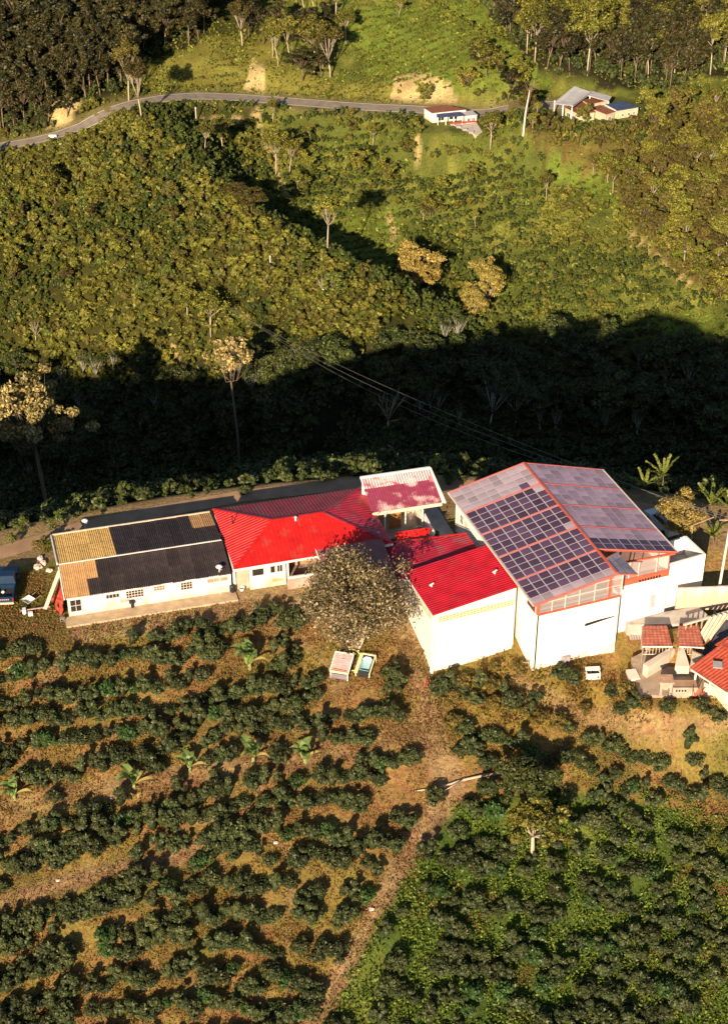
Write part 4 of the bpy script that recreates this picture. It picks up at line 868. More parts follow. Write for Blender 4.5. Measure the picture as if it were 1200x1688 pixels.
kind('dark', (6, 7, 8), H=10, r0=.11, fork=.36, nl=14, spread=2.3, top='round', leaf=.26, nleaf=3600, lm=DARKL, bm=BARK, crad=.19, zmin=.36)
kind('pine', (9, 10), H=12, r0=.16, fork=.25, nl=18, spread=1.9, top='column', leaf=.22, nleaf=3600, lm=DARKL, bm=BARK, crad=.16)
kind('brown', (11, 12, 13), H=6.5, r0=.07, fork=.35, nl=11, spread=1.6, top='round', leaf=.21, nleaf=2400, lm=SHRUBB, bm=BARK, crad=.2, zmin=.45)
kind('golden', (14, 15), H=8, r0=.18, fork=.16, nl=26, spread=3.5, top='round', leaf=.2, nleaf=11000, lm=GOLDT, bm=PBARK, crad=.15, zmin=.22)
kind('green', (16, 17, 18), H=6, r0=.09, fork=.26, nl=16, spread=2.2, top='round', leaf=.2, nleaf=4200, lm=SHRUBL, bm=BARK, crad=.17, zmin=.35)
kind('lime', (19, 20), H=5.5, r0=.11, fork=.25, nl=9, spread=2.1, top='round', leaf=.22, nleaf=1500, lm=LIMEL, bm=BARK, crad=.17, zmin=.35)
kind('bare', (21, 22), H=9, r0=.16, fork=.3, nl=9, spread=2.6, top='round', leaf=.1, nleaf=260, lm=SHRUBB, bm=PBARK, crad=.13, zmin=.45)
kind('valley', (23, 24, 25), H=8, r0=.11, fork=.3, nl=18, spread=2.8, top='round', leaf=.26, nleaf=4600, lm=SHRUBD, bm=DBARK, crad=.18, zmin=.25)
kind('cream', (26,), H=20, r0=.17, fork=.70, nl=11, spread=2.5, top='umbrella', leaf=.2, nleaf=3000, lm=CREAMT, bm=DBARK, crad=.16, flat=1.0)
kind('creamdome', (27,), H=26, r0=.25, fork=.74, nl=22, spread=4.2, top='umbrella', leaf=.2, nleaf=7500, lm=CREAMT, bm=DBARK, crad=.12, flat=.7)
kind('grey', (28, 29), H=12, r0=.15, fork=.3, nl=9, spread=2.8, top='round', leaf=.17, nleaf=1400, lm=SHRUBD, bm=mat('grey_bark', (.42, .40, .36), .8), crad=.15, zmin=.5)
TREEPROTO = {}
NTREE = [0]
def tree(key, var, x, y, sx, sz, label, group=None, name='tree', rz=None, cat='tree', z=None):
    tm, cm = TK[key][var % len(TK[key])]; z = float(gh(x, y)) if z is None else z
    e = empty(name, (x, y, z), RNG.uniform(0, 6.28) if rz is None else rz, label, cat, group); e.scale = (sx, sx, sz)
    t = link('trunk', tm, e); c = link('crown', cm, e); TREEPROTO.setdefault((key, var % len(TK[key])), (t, c)); NTREE[0] += 1
    return e
def treeat(key, var, u, v, hm, label, wm=None, **kw):
    p = hit(u, v); H = {'umbrella': 10, 'pale': 10, 'dark': 10, 'pine': 12, 'brown': 6.5, 'golden': 8, 'green': 6, 'lime': 5.5, 'bare': 9, 'valley': 8, 'cream': 11, 'creamdome': 10, 'grey': 12}[key]
    s = hm/H; return tree(key, var, p[0], p[1], (wm or s), s, label, **kw)
def treey(key, var, u, v, y, label, H0={'cream': 20, 'creamdome': 26}):
    d = FW*FP+np.array([1., 0, 0])*(u-600)+UP*(844-v); t = y/d[1]; x = float(d[0]*t); zt_ = CAMH+float(d[2]*t); z = float(gh(x, y)); return tree(key, var, x, y, 1.3 if key == 'creamdome' else 1.15, (zt_-z)/H0[key]*1.03, label)
# trees that can be told apart in the photograph
treeat('pale', 0, 213, 166, 11, 'tall pale trunked tree at the inner bend of the road, taller of the two', .95)
treeat('pale', 1, 234, 197, 10.5, 'pale branching tree just below the road bend, shorter of the two', .95)
treeat('pine', 0, 112, 192, 9, 'slim pine standing beside the road cut at upper left', .8, name='pine_tree')
treeat('dark', 1, 35, 165, 14, 'big dark tree above the road bank at the left edge', 2.0); treeat('dark', 0, 100, 120, 13, 'dark broad tree above the pine at upper left', 1.6)
treeat('green', 0, 92, 335, 6.5, 'round yellow green tree alone on the left slope', 1.15)
treeat('umbrella', 0, 540, 416, 9.5, 'bare stemmed pale tree beside the bright green grass patch', .95)
treeat('umbrella', 1, 455, 290, 8.5, 'slender pale tree beside the dirt track below the road', .75); treeat('umbrella', 2, 477, 292, 7, 'thin tree right of the slender one beside the dirt track', .6)
treeat('umbrella', 0, 368, 252, 6, 'small flat topped tree on the slope under the road', .75); treeat('umbrella', 2, 338, 256, 5.5, 'smaller thin tree left of the flat topped one under the road', .6)
treeat('umbrella', 1, 348, 557, 8, 'group stemmed tree with pale trunks at the edge of the valley shade', .95); treeat('umbrella', 2, 310, 530, 6, 'bushy tree left of the pale trunked one at the shade edge', .7)
treey('cream', 0, 388, 578, 228, 'lone slender tree with cream crown catching the sun above the dark valley')
treey('creamdome', 0, 62, 630, 207, 'wide cream crowned tree lit above the dark valley at the left edge')
treeat('golden', 0, 686, 478, 7.6, 'round golden tree beside the gully, left of the two', 1.02); treeat('golden', 1, 800, 505, 8.2, 'tall golden tree right of the round golden one', .72); treeat('golden', 0, 782, 526, 5.6, 'lower brownish gold tree leaning beside the tall golden one', .6)
treeat('grey', 0, 405, 612, 1, 'x') if False else None
treeat('grey', 0, 806, 712, 10.5, 'grey trunked open tree in the dark valley, left of the close pair', 1.05); treeat('grey', 1, 848, 705, 9, 'grey trunked tree in the dark valley, right of the close pair', .95)
treeat('grey', 0, 985, 688, 8.5, 'lone grey tree with a sunlit tip in the dark valley at right', .75); treeat('bare', 0, 640, 712, 8, 'leafless reddish tree in the dark valley above the rear shed', 1.2)
treeat('valley', 1, 435, 632, 9, 'dark tree behind the lone cream crowned tree', .7)
treeat('bare', 1, 1008, 290, 5.5, 'white leafless tree on the brown slope at right', .7); treeat('umbrella', 2, 900, 330, 5, 'small tree on the edge of the bright striped field', .5)
treeat('umbrella', 0, 808, 246, 6.5, 'forked pale tree beside the terrace of the left roadside house', .85); treeat('green', 1, 722, 178, 4.5, 'x') if False else None
treeat('green', 2, 697, 172, 4.2, 'round green tree left of the brown roofed roadside house', .55); treeat('green', 0, 1068, 185, 4.5, 'round dark green tree right of the blue roofed roadside house', .75)
treeat('green', 1, 962, 205, 3.8, 'small rounded tree against the wall of the right roadside house', .55); treeat('dark', 0, 836, 168, 6.5, 'dense green tree above the road between the two far houses', 1.0); treeat('umbrella', 1, 762, 165, 6, 'x') if False else None
treeat('umbrella', 1, 868, 88, 7.5, 'flat topped tree at the head of the green terraces', .9); treeat('umbrella', 2, 657, 28, 3.5, 'tiny lone tree high on the green terraces', .35)
treeat('pale', 0, 400, 78, 9, 'tall bare stemmed tree on the grassy brow above the road', .9); treeat('umbrella', 0, 450, 95, 7.5, 'slim flat topped tree right of the tall bare stemmed one on the brow', .7)
treeat('umbrella', 1, 518, 125, 11, 'large flat topped tree crowning the clump above the road', 1.15); treeat('pale', 1, 545, 128, 10, 'large pale limbed tree at the right of the clump above the road', 1.1); treeat('dark', 2, 500, 132, 6.5, 'dark low tree in front of the clump above the road', 1.2)
treeat('umbrella', 2, 478, 105, 9, 'mid height tree at the left of the clump above the road', .8); treeat('bare', 0, 1110, 130, 6, 'dead grey tree at the foot of the rock face top right', .8)
treeat('brown', 0, 415, 352, 4.5, 'brownish spreading tree on the crest of the near spur', 1.3); treeat('brown', 1, 390, 338, 3.5, 'smaller brownish tree on the spur crest beside the spreading one', 1.2)
treeat('lime', 0, 240, 492, 3.8, 'bright lime tree in the hollow of the left slope', .8); treeat('lime', 1, 262, 505, 3.5, 'second bright lime tree lower in the hollow', .8); treeat('lime', 0, 275, 470, 4, 'third bright lime tree up the hollow from the others', .6)
treeat('lime', 1, 105, 412, 3, 'small pale tree on the ridge above the left hollow', .6); treeat('bare', 1, 60, 565, 4.5, 'bare stump like tree low on the left slope', .4); treeat('bare', 0, 530, 488, 4, 'bare twin stemmed tree on the near spur', .4)
for (u, v, h_, l) in ((100, 878, 2.2, 'leafy sunlit shrub beside the driveway, left of the lamp'), (42, 880, 1.7, 'smaller shrub at the driveway edge near the left border'), (20, 900, 1.3, 'low shrub at the driveway corner by the left border'),
                      (717, 788, 2.4, 'yellow green sapling beside the rear shed gable'), (1117, 880, 2.6, 'golden leaved shrub behind the roofless annex')):
    p = at(u, v, -.1 if v > 870 else 0); tree('lime' if v != 880 or u < 1000 else 'golden', 0, p[0], p[1], h_/5.5*1.05, h_/5.5, l, name='shrub', cat='shrub')

# ---- foreground coffee
CB = [bushmesh('coffee_bush', 100+i, .80*(.9, 1, 1.1, .85, 1, 1.15)[i], 1.25*(1.15, 1, .8, 1.25, .9, 1)[i], 950, .11, COFFEE, (9, 15, 18, 8, 12, 20)[i]) for i in range(6)]+[bushmesh('coffee_bush', 120, .8, 1.3, 800, .12, COFFEE2), bushmesh('coffee_bush', 121, .8, 1.1, 800, .11, GOLDL)]
BANANAS = [(25, 1318), (222, 1302), (314, 1272), (418, 1257), (503, 1257), (412, 1102)]
EXCL = [(540, 1065, 618, 1125), (960, 1090, 995, 1120)]
def coffee_points():
    out = []; g = np.random.default_rng(3); rowsp = 2.0
    for k in range(-4, 41):
        x = -38.0
        while x < 40:
            x += g.uniform(.78, 1.05)
            a, b = FA.l(x, 0); y0 = 111.5-k*rowsp
            y = y0+0.10*x*(1-k/29)-0.0065*(x+4)**2+1.0*math.sin(x*.14+k*.35)+1.1*float(fbm(x/8, k*.9, 77)-.5)*2+g.normal(0, .27)
            if y < 70 or y > 119: continue
            out.append((x+g.normal(0, .1), y, k))
    P = np.array(out); z = gh(P[:, 0], P[:, 1]); u, v = pix(P[:, 0], P[:, 1], z); keep = (u > -90) & (u < 1290) & (v < 1790)
    A_, B_ = FA.l(P[:, 0], P[:, 1]); keep &= ~((A_ > -3) & (A_ < 22) & (B_ > -3.6)) & ~((A_ <= -1) & (B_ > -2.6)) & ~((A_ >= 22) & (A_ < 28.5) & (B_ > -7.5))
    A2, B2 = FB.l(P[:, 0], P[:, 1]); keep &= ~((A2 > -9.3) & (A2 < 0) & (B2 > 1.3)) & ~((A2 > -1.2) & (B2 > -.75)) & ~((A2 > 6.4) & (B2 > -8.4)) & ~((A2 > 3) & (A2 < 6.6) & (B2 > -1.5))
    keep &= ~((np.abs(u-583) < 80) & (v < 1090))
    n1 = fbm(P[:, 0]/4.2, P[:, 1]/3.2, 61, 3); thin = np.where((v < 1130) & (u > 300), .52, .44)+.05*(u > 600)*(v < 1330); thin = thin-.1*((v < 1330) & (u > 690)); keep &= (n1 > thin-.22+.10*((u > 620) & (v > 1330))) | (g.uniform(size=len(P)) > .72)
    for pts, wd, st in PATHS_NEAR:
        d, _, _ = polyd(u, v-12, pts); keep &= ~((d < wd*(.3+.45*st)) & (g.uniform(size=len(P)) < st+.1))
    for x0, y0, x1, y1 in EXCL: keep &= ~((u > x0-12) & (u < x1+12) & (v > y0-5) & (v < y1+28))
    for bu, bv in BANANAS: keep &= ~(np.hypot(u-bu, v-bv+5) < 30)
    keep &= ~(np.hypot(u-877, v-1375) < 45)
    keep &= ~((polyd(u, v, [(845, 1280), (760, 1292), (680, 1308)])[0] < 14))
    keep &= ~(inpoly(u, v, [(735, 1330), (600, 1560), (520, 1720), (1300, 1750), (1300, 1400), (1100, 1330), (900, 1300)]) & (fbm(P[:, 0]/2.4, P[:, 1]/2.4, 63, 3) < .44)); P = P[keep]; return P, z[keep], u[keep], v[keep]
CP, CZ, CU, CV = coffee_points(); order = np.argsort(-CV); g = np.random.default_rng(5)
def bush_label(u, v):
    if v > 1540: where = 'in the dense rows at the bottom left' if u < 520 else 'among green weeds in the bottom right field'
    elif u > 640: where = 'in the weedy field right of the bare diagonal track' if v > 1320 else 'on the orange slope below the white walls'
    elif v > 1400: where = 'in the rows below the rutted track at left'
    elif v > 1290: where = 'in the rows between the two dirt tracks at left'
    else: where = 'in the rows above the row of banana plants'
    return where
visall = (CU > -5) & (CU < 1205) & (CV < 1695); ROWN = {}
for kk in sorted(set(CP[visall, 2])): ROWN[kk] = len(ROWN)+1
ORD = {}
for kk in ROWN:
    ii = np.nonzero(visall & (CP[:, 2] == kk))[0]
    for q_, j in enumerate(ii[np.argsort(CU[ii])]): ORD[int(j)] = (q_+1, ROWN[kk])
nb = 0; firstb = {}; rest = []
for i in order:
    vis = bool(visall[i])
    big = (CU[i] > 600) and CV[i] > 1330
    s = g.uniform(.74, 1.22); kd = int(g.integers(0, 6)); r_ = g.uniform()
    if r_ < (.05 if CU[i] < 640 or CV[i] < 1330 else .16): kd = 6
    if CV[i] < 1210 and CU[i] > 690 and g.uniform() < .42: kd = 7
    zs_ = s*g.uniform(.95, 1.3); pos = (float(CP[i, 0]), float(CP[i, 1]), float(CZ[i])-.03)
    if vis and nb < 300:
        size = 'small' if s < .87 else ('large' if s > 1.08 else 'rounded'); colr = {6: 'bright', 7: 'yellowing'}.get(kd, 'dark'); wh = bush_label(CU[i], CV[i])
        o = link('coffee_bush', CB[kd], None, pos, (0, 0, g.uniform(0, 6.28)), (s, s, zs_)); oo = ORD.get(int(i)); tag(o, f'{size} {colr} coffee bush, {nth(oo[0])} from left in the {nth(oo[1])} row below the houses' if oo else f'{size} {colr} coffee bush {wh}', 'bush', f'coffee bushes {wh}'); nb += 1; firstb.setdefault(kd, o)
    else: rest.append((pos, g.uniform(0, 6.28), s, zs_, kd))
for kd in range(8):
    if kd not in firstb:
        q = next(r for r in rest if r[4] == kd or kd > 5); o = link('coffee_bush', CB[kd], None, q[0], (0, 0, q[1]), (q[2], q[2], q[3])); tag(o, 'yellowing coffee bush on the orange slope under the white hall', 'bush'); firstb[kd] = o
PB = [firstb[k] for k in range(8)]
scatter('coffee_rows', [r[0] for r in rest], [(0, 0, r[1]) for r in rest], [(r[2], r[2], r[3]) for r in rest], [r[4] for r in rest], [PB], label='further rows of coffee bushes up to the houses', cat='bushes', kind='stuff')

# dry grass and weeds, one mesh each
def nearpts(n, f):
    x = RNG.uniform(-36, 36, n*4); y = RNG.uniform(76, 121, n*4); z = gh(x, y); u, v = pix(x, y, z); a, b = FA.l(x, y); a2, b2 = FB.l(x, y)
    k = (u > -40) & (u < 1240) & (v < 1740) & ~((a > -.6) & (a < 28) & (b > -1.5)) & ~((a2 > -8.8) & (b2 > 2)) & ~((a2 > -.6) & (b2 > -.2)) & ~((a2 > 6.5) & (b2 > -8)) & f(x, y, u, v)
    x, y, z = x[k][:n], y[k][:n], z[k][:n]; return x, y, z
rich = [(735, 1335), (600, 1560), (520, 1720), (1300, 1750), (1300, 1380), (1100, 1310), (900, 1290)]
TUFT = leafmat('dry_grass_blade', (.15, .085, .03), (.40, .22, .09), .7, .2, 0, .3); WEED = leafmat('green_weed_leaf', (.05, .09, .012), (.22, .29, .038), .5, .35, 0, .3); WEEDY = leafmat('yellow_weed_leaf', (.09, .085, .014), (.27, .19, .03), .55, .3, 0, .3)
def cloud(name, x, y, z, per, size, hgt, m, label, cat='grass', up=.0, asp=.3, sp=.22):
    n = len(x); C = np.repeat(np.stack([x, y, z], 1), per, 0)+np.concatenate([RNG.normal(0, sp, (n*per, 2)), RNG.uniform(.02, hgt, (n*per, 1))], 1)
    N_ = RNG.normal(size=(n*per, 3)); N_[:, 2] = np.abs(N_[:, 2])*up+.05
    o = link(name, leafmesh(name, C, N_, size*RNG.uniform(.6, 1.3, n*per), m, RNG.uniform(0, 1, n*per)**1.3, asp)); tag(o, label, cat, kind='stuff')
x, y, z = nearpts(26000, lambda x, y, u, v: (fbm(x/2.2, y/2.2, 41) > .42) & ~(inpoly(u, v, rich) & (fbm(x/4, y/4, 43) < .6)))
cloud('dry_grass', x, y, z, 4, .13, .16, TUFT, 'short dry orange grass covering the slope between the bushes', asp=.22, sp=.25)
x, y, z = nearpts(9000, lambda x, y, u, v: (fbm(x/2.5, y/2.5, 47) > .50) & ~inpoly(u, v, rich))
cloud('yellow_weeds', x, y, z, 4, .10, .22, WEEDY, 'low yellow green weeds in patches between the coffee rows', 'weeds', up=.6, asp=.45)
x, y, z = nearpts(13000, lambda x, y, u, v: inpoly(u, v, rich) & (fbm(x/2.0, y/2.0, 49) > .38))
cloud('green_weeds', x, y, z, 6, .13, .45, WEED, 'leafy green weeds carpeting the right hand field', 'weeds', up=.7, asp=.5, sp=.3)
x, y, z = nearpts(4200, lambda x, y, u, v: (u > 690) & (u < 1120) & (v < 1200) & (fbm(x/1.5, y/1.5, 51) > .46))
cloud('yellow_undergrowth', x, y, z, 8, .12, .7, GOLDL, 'golden undergrowth along the foot of the white walls', 'undergrowth', up=.5, asp=.5, sp=.3)

# banana plants: every large leaf a part
BAN = leafmat('banana_leaf', (.06, .13, .03), (.26, .33, .09), .4, .4, .1, .3); BANY = leafmat('dry_banana_leaf', (.35, .27, .08), (.5, .38, .14), .6, .3, .1, .3)
def bleaf(seed, ln, wd, m):
    g = np.random.default_rng(seed); n = 7; vs = []; fs = []
    for i in range(n+1):
        t = i/n; r = ln*(t*.85); z = .95*math.sin(t*2.1)*ln*.55+.25*(1-t); w_ = wd*math.sin(math.pi*min(1, .06+t*.97))**.7*(.5 if i == n else 1)
        vs += [(r, -w_, z+w_*.35), (r, 0, z), (r, w_, z+w_*.35)]
    for i in range(n): a = i*3; fs += [(a, a+1, a+4, a+3), (a+1, a+2, a+5, a+4)]
    me = MB().add(vs, fs, m).mesh('leaf'); at_ = me.attributes.new('tone', 'FLOAT', 'FACE'); at_.data.foreach_set('value', g.uniform(.1, 1, len(fs)).astype(np.float32)); return me
BL = [bleaf(i, 1.25, .23, BAN) for i in range(3)]; BY = bleaf(9, 1.1, .15, BANY)
BLAB = ['banana plant at the left edge above the rutted ground', 'banana plant with a dry yellow leaf, second from the left edge', 'small banana plant casting a dark shadow, third from the left edge', 'banana plant with pale drooping leaves on the bare track', 'tall leaved banana plant, rightmost of the row', 'broad banana plant up the slope below the hip roofed house']
for i, (u, v) in enumerate(BANANAS):
    p = hit(u, v); e = empty('banana_plant', p, 0, BLAB[i], 'banana plant'); e.scale = ((1.4, 1.6, 1.35, 1.6, 1.6, 1.75)[i],)*3
    mb = MB(); mb.tube([(0, 0, -.1), (0, 0, .2), (.02, 0, .36)], [.11, .09, .06], mat('banana_stem', (.25, .27, .1), .6), 8); mb.build('stem', e)
    n = (8, 8, 6, 9, 8, 11)[i]
    for k in range(n):
        dry = (i in (1, 3) and k in (1, 2)) or (k == 0)
        a = 2*math.pi*k/n+RNG.uniform(-.3, .3); o = link('leaf', BY if dry else BL[k % 3], e, (0, 0, .14+.02*k), (0, -RNG.uniform(-.35, .1) if dry else -RNG.uniform(.05, .8), a), RNG.uniform(.8, 1.15))
        if dry: o['label'] = 'dry yellow leaf'
# plants with long leafy fronds behind the houses, right
def frondplant(u, v, z, h, n, ln, label, m=LIMEL):
    p = at(u, v, z); z0 = float(gh(p[0], p[1])); e = empty('leafy_sapling', (p[0], p[1], z0), 0, label, 'sapling'); ln *= 1.3; top = max(.6, p[2]-z0+h*.3)
    mb = MB(); mb.tube([(0, 0, -.2), (.05, 0, top*.6), (0, .05, top)], [.07, .05, .03], DBARK, 6); mb.build('trunk', e); cache = []
    for s_ in range(3):
        C = []; N_ = []
        for i in range(26):
            t = (i+1)/26; r = ln*.8*t; zz = ln*.62*t-.25*ln*t*t
            for sg in (-1, 1, 0): C.append((r, sg*.12*(1.2-t*.5), zz+RNG.normal(0, .03))); N_.append((-.4, sg*.35, .8))
        cache.append(leafmesh('frond', C, np.array(N_)+RNG.normal(0, .25, (len(C), 3)), .12, m, RNG.uniform(.2, 1, len(C)), .55))
    for k in range(n): a = 2*math.pi*k/n+RNG.uniform(-.2, .2); link('frond', cache[k % 3], e, (0, 0, top-.05), (0, -RNG.uniform(.0, .75), a), RNG.uniform(.7, 1.15))
frondplant(1092, 790, .6, 1.5, 9, 2.0, 'sunlit sapling with long leafy fronds behind the solar hall'); frondplant(1062, 806, .2, 1, 6, 1.7, 'lower frond sapling left of the sunlit one behind the solar hall')
frondplant(1172, 836, .3, 1.5, 9, 1.8, 'frond sapling behind the roofless annex near the pole'); frondplant(1200, 842, .3, 1.5, 7, 1.8, 'frond sapling cut by the right edge'); frondplant(1175, 890, .5, 1.4, 10, 1.3, 'narrow reed like plant left of the utility pole')

# flowering tree beside the white hall
p = hit(588, 1068); e = empty('flowering_tree', p, 0, 'big flowering tree with pale leaves between the hip roof and the white hall', 'tree')
g = np.random.default_rng(77); mb = MB(); mb.smooth = True; tips = []
for i in range(26):
    a = 2*math.pi*i/26*2.6; q = math.sqrt((i+.5)/26); R_ = 4.1*q; zt_ = 1.4+6.9*(1-.62*q*q)*g.uniform(.82, 1.05); T = np.array([R_*math.cos(a)-.2, R_*math.sin(a)*.95+.3, zt_]); M = T*np.array([.45, .45, .52])+g.normal(0, .25, 3)
    mb.tube([(g.normal(0, .12), g.normal(0, .12), -.3), M*.5, M, T], [.15, .11, .08, .03], PBARK, 5); tips.append(T)
    for _ in range(5): t2 = T+g.normal(0, .75, 3)*np.array([1, 1, .8]); mb.tube([M*.4+T*.6, (T+t2)/2+g.normal(0, .1, 3), t2], [.04, .03, .012], PBARK, 4); tips.append(t2)
    for _ in range(2): t2 = M+g.normal(0, .8, 3); mb.tube([M, t2], [.035, .01], PBARK, 4); tips.append(t2)
mb.build('trunk', e); tips = np.array(tips); nl = 27000; k = g.integers(0, len(tips), nl); C = tips[k]+g.normal(0, .42, (nl, 3)); C[:, 2] = np.maximum(C[:, 2], .25)
link('crown', leafmesh('crown', C, g.normal(size=(nl, 3))+np.array([0, 0, .5]), .11*g.uniform(.6, 1.4, nl), PINKT, np.where(g.uniform(size=nl) < .26, g.uniform(.5, 1, nl), g.uniform(0, .38, nl)), .6), e)
# umbrella tree in the lower right with short pale trunk
p = hit(877, 1410); kind('canopy', (31,), H=4.6, r0=.16, fork=.45, nl=12, spread=2.1, top='umbrella', leaf=.13, nleaf=7200, lm=SHRUBL, bm=PBARK, crad=.13, flat=1.2)
tree('canopy', 0, p[0], p[1], 1.05, 1, 'low spreading dark green tree with a short pale trunk in the weedy field', name='spreading_tree')
p = hit(868, 1335); tree('valley', 0, p[0], p[1], .62, .62, 'dense dark conical tree up the slope from the spreading tree', name='dense_tree')

# ------------------------------------------------------------------ the far slopes
def inview(x, y, z, mg=60): u, v = pix(x, y, z); return (u > -mg) & (u < 1200+mg) & (v > -mg-60)
SB = [bushmesh('hill_bush', 200+i, 1.0, 1.9, 230, .26, SHRUBL, 8) for i in range(4)]; SD = [bushmesh('hill_bush', 210+i, .8, 1.9, 190, .24, SHRUBG, 6) for i in range(3)]
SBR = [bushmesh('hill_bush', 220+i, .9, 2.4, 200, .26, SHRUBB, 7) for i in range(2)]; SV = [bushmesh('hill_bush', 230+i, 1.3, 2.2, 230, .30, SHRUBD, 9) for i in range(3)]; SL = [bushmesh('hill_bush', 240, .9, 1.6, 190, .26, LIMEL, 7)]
PRO = {}
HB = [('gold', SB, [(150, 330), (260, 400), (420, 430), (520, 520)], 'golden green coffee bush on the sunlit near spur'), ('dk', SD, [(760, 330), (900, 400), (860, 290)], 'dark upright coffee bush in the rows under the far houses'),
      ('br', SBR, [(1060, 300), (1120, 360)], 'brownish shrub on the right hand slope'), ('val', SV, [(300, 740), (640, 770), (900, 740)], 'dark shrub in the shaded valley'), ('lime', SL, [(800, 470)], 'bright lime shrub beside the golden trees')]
for key, ms, pxs, lab in HB:
    for q_, (m_, (u, v)) in enumerate(zip(ms, pxs)):
        p = hit(u, v); o = link('hill_bush', m_, None, p); tag(o, lab+(', '+nth(q_+1)+' from left' if len(ms) > 1 else ''), 'bush', lab.replace('bush', 'bushes').replace('shrub ', 'shrubs ')); PRO.setdefault(key, []).append(o)
allp = PRO['gold']+PRO['dk']+PRO['br']+PRO['val']+PRO['lime']; OFF = {'gold': 0, 'dk': 4, 'br': 7, 'val': 9, 'lime': 12}; CNT = {'gold': 4, 'dk': 3, 'br': 2, 'val': 3, 'lime': 1}
def grid(x0, x1, y0, y1, sx, sy, jit, rot=0.0):
    xs = np.arange(x0, x1, sx); ys = np.arange(y0, y1, sy); X_, Y_ = np.meshgrid(xs, ys); x = X_.ravel()+RNG.normal(0, jit*sx, X_.size); y = Y_.ravel()+RNG.normal(0, jit*sy, X_.size); return x, y
def clear_of(x, y, u, v):
    k = np.ones(len(x), bool); d, _, _ = polyd(x, y, ROAD); k &= d > 3.6
    for q in GRASSY+BRIGHT+CUTS: k &= ~inpoly(u, v, q)
    for q in TRACKS: k &= polyd(u, v, q)[0] > 5
    for u0, v0, u1, v1 in ((694, 165, 800, 228), (900, 140, 1060, 206)): k &= ~((u > u0) & (u < u1) & (v > v0) & (v < v1))
    return k
FX = []
def addpts(x, y, z, keyarr, sc, hz=1.0):
    for key in np.unique(keyarr):
        m = keyarr == key
        for a, b, c, s_ in zip(x[m], y[m], z[m], sc[m]): FX.append((a, b, c-.1, RNG.uniform(0, 6.28), s_*RNG.uniform(.8, 1.2), s_*hz*RNG.uniform(.8, 1.25), OFF[str(key)]+int(RNG.integers(0, CNT[str(key)]))))
# left spur, bushes touching
x, y = grid(-100, 45, 205, 342, 1.18, 1.3, .25); z = gh(x, y); u, v = pix(x, y, z); d, sd = spurside(x, y); FP_ = FORESTL+FORESTR
k = inview(x, y, z) & clear_of(x, y, u, v) & ((sd < 0) | (d < 9)) & (v > 175) & ~inpoly(u, v, FORESTL[0]); n1 = fbm(x/7, y/7, 91); k &= (n1 > .24) & (RNG.uniform(size=len(x)) > .04)
x, y, z, u, v, sd, n1 = [q[k] for q in (x, y, z, u, v, sd, n1)]; dark = (v > 640-.03*u) | (sd > 0)
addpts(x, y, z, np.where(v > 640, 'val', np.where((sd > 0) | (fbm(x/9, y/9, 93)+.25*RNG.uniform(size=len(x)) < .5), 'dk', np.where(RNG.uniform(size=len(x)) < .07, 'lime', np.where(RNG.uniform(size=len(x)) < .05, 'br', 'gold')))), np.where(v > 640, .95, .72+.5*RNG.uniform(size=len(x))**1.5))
# right slope: rows running down the hill
x, y = grid(-90, 150, 214, 350, 1.05, 2.1, .11); th = -.35; x, y = x+(y-280)*.35, y; z = gh(x, y); u, v = pix(x, y, z); d, sd = spurside(x, y)
k = inview(x, y, z) & clear_of(x, y, u, v) & (sd > 0) & (d > 7) & (v > 150); k &= fbm(x/6, y/6, 95) > .26
for q in FP_: k &= ~inpoly(u, v, q)
x, y, z, u, v = [q[k] for q in (x, y, z, u, v)]; br = inpoly(u, v, BROWN[0]); r_ = RNG.uniform(size=len(x)); mid = fbm(x/20, y/20, 97)
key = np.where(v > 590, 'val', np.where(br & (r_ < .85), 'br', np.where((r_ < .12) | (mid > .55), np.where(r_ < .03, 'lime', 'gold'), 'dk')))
addpts(x, y, z, key, np.where(v > 590, .75, np.where(br, .95, .80))*(.75+.45*RNG.uniform(size=len(x))))
# rows of low green crop in the bright fields
x, y = grid(-95, 110, 225, 380, .8, 1.9, .08); y = y+.25*x; z = gh(x, y); u, v = pix(x, y, z); k = np.zeros(len(x), bool)
for q in BRIGHT: k |= inpoly(u, v, q)
k |= np.logical_or.reduce([inpoly(u, v, q) for q in GRASSY]) & (fbm(x/5, y/5, 99) > .5); k &= polyd(x, y, ROAD)[0] > 3.5
x, y, z = x[k], y[k], z[k]; r_ = RNG.uniform(size=len(x)); addpts(x, y, z, np.where(r_ < .35, 'lime', 'gold'), .34+.2*RNG.uniform(size=len(x)), .7)
# near side of the valley, behind the driveway
x, y = grid(-45, 48, 128, 178, 1.7, 1.7, .25); z = gh(x, y); k = (y > crest(x)+.2+RNG.normal(0, .5, len(x))) & inview(x, y, z, 120); x, y, z = x[k], y[k], z[k]; tb = y-crest(x)
addpts(x, y, z, np.where(RNG.uniform(size=len(x)) < .12, 'dk', 'val'), np.where(tb < 3, .45, .75)*(.7+.6*RNG.uniform(size=len(x))))
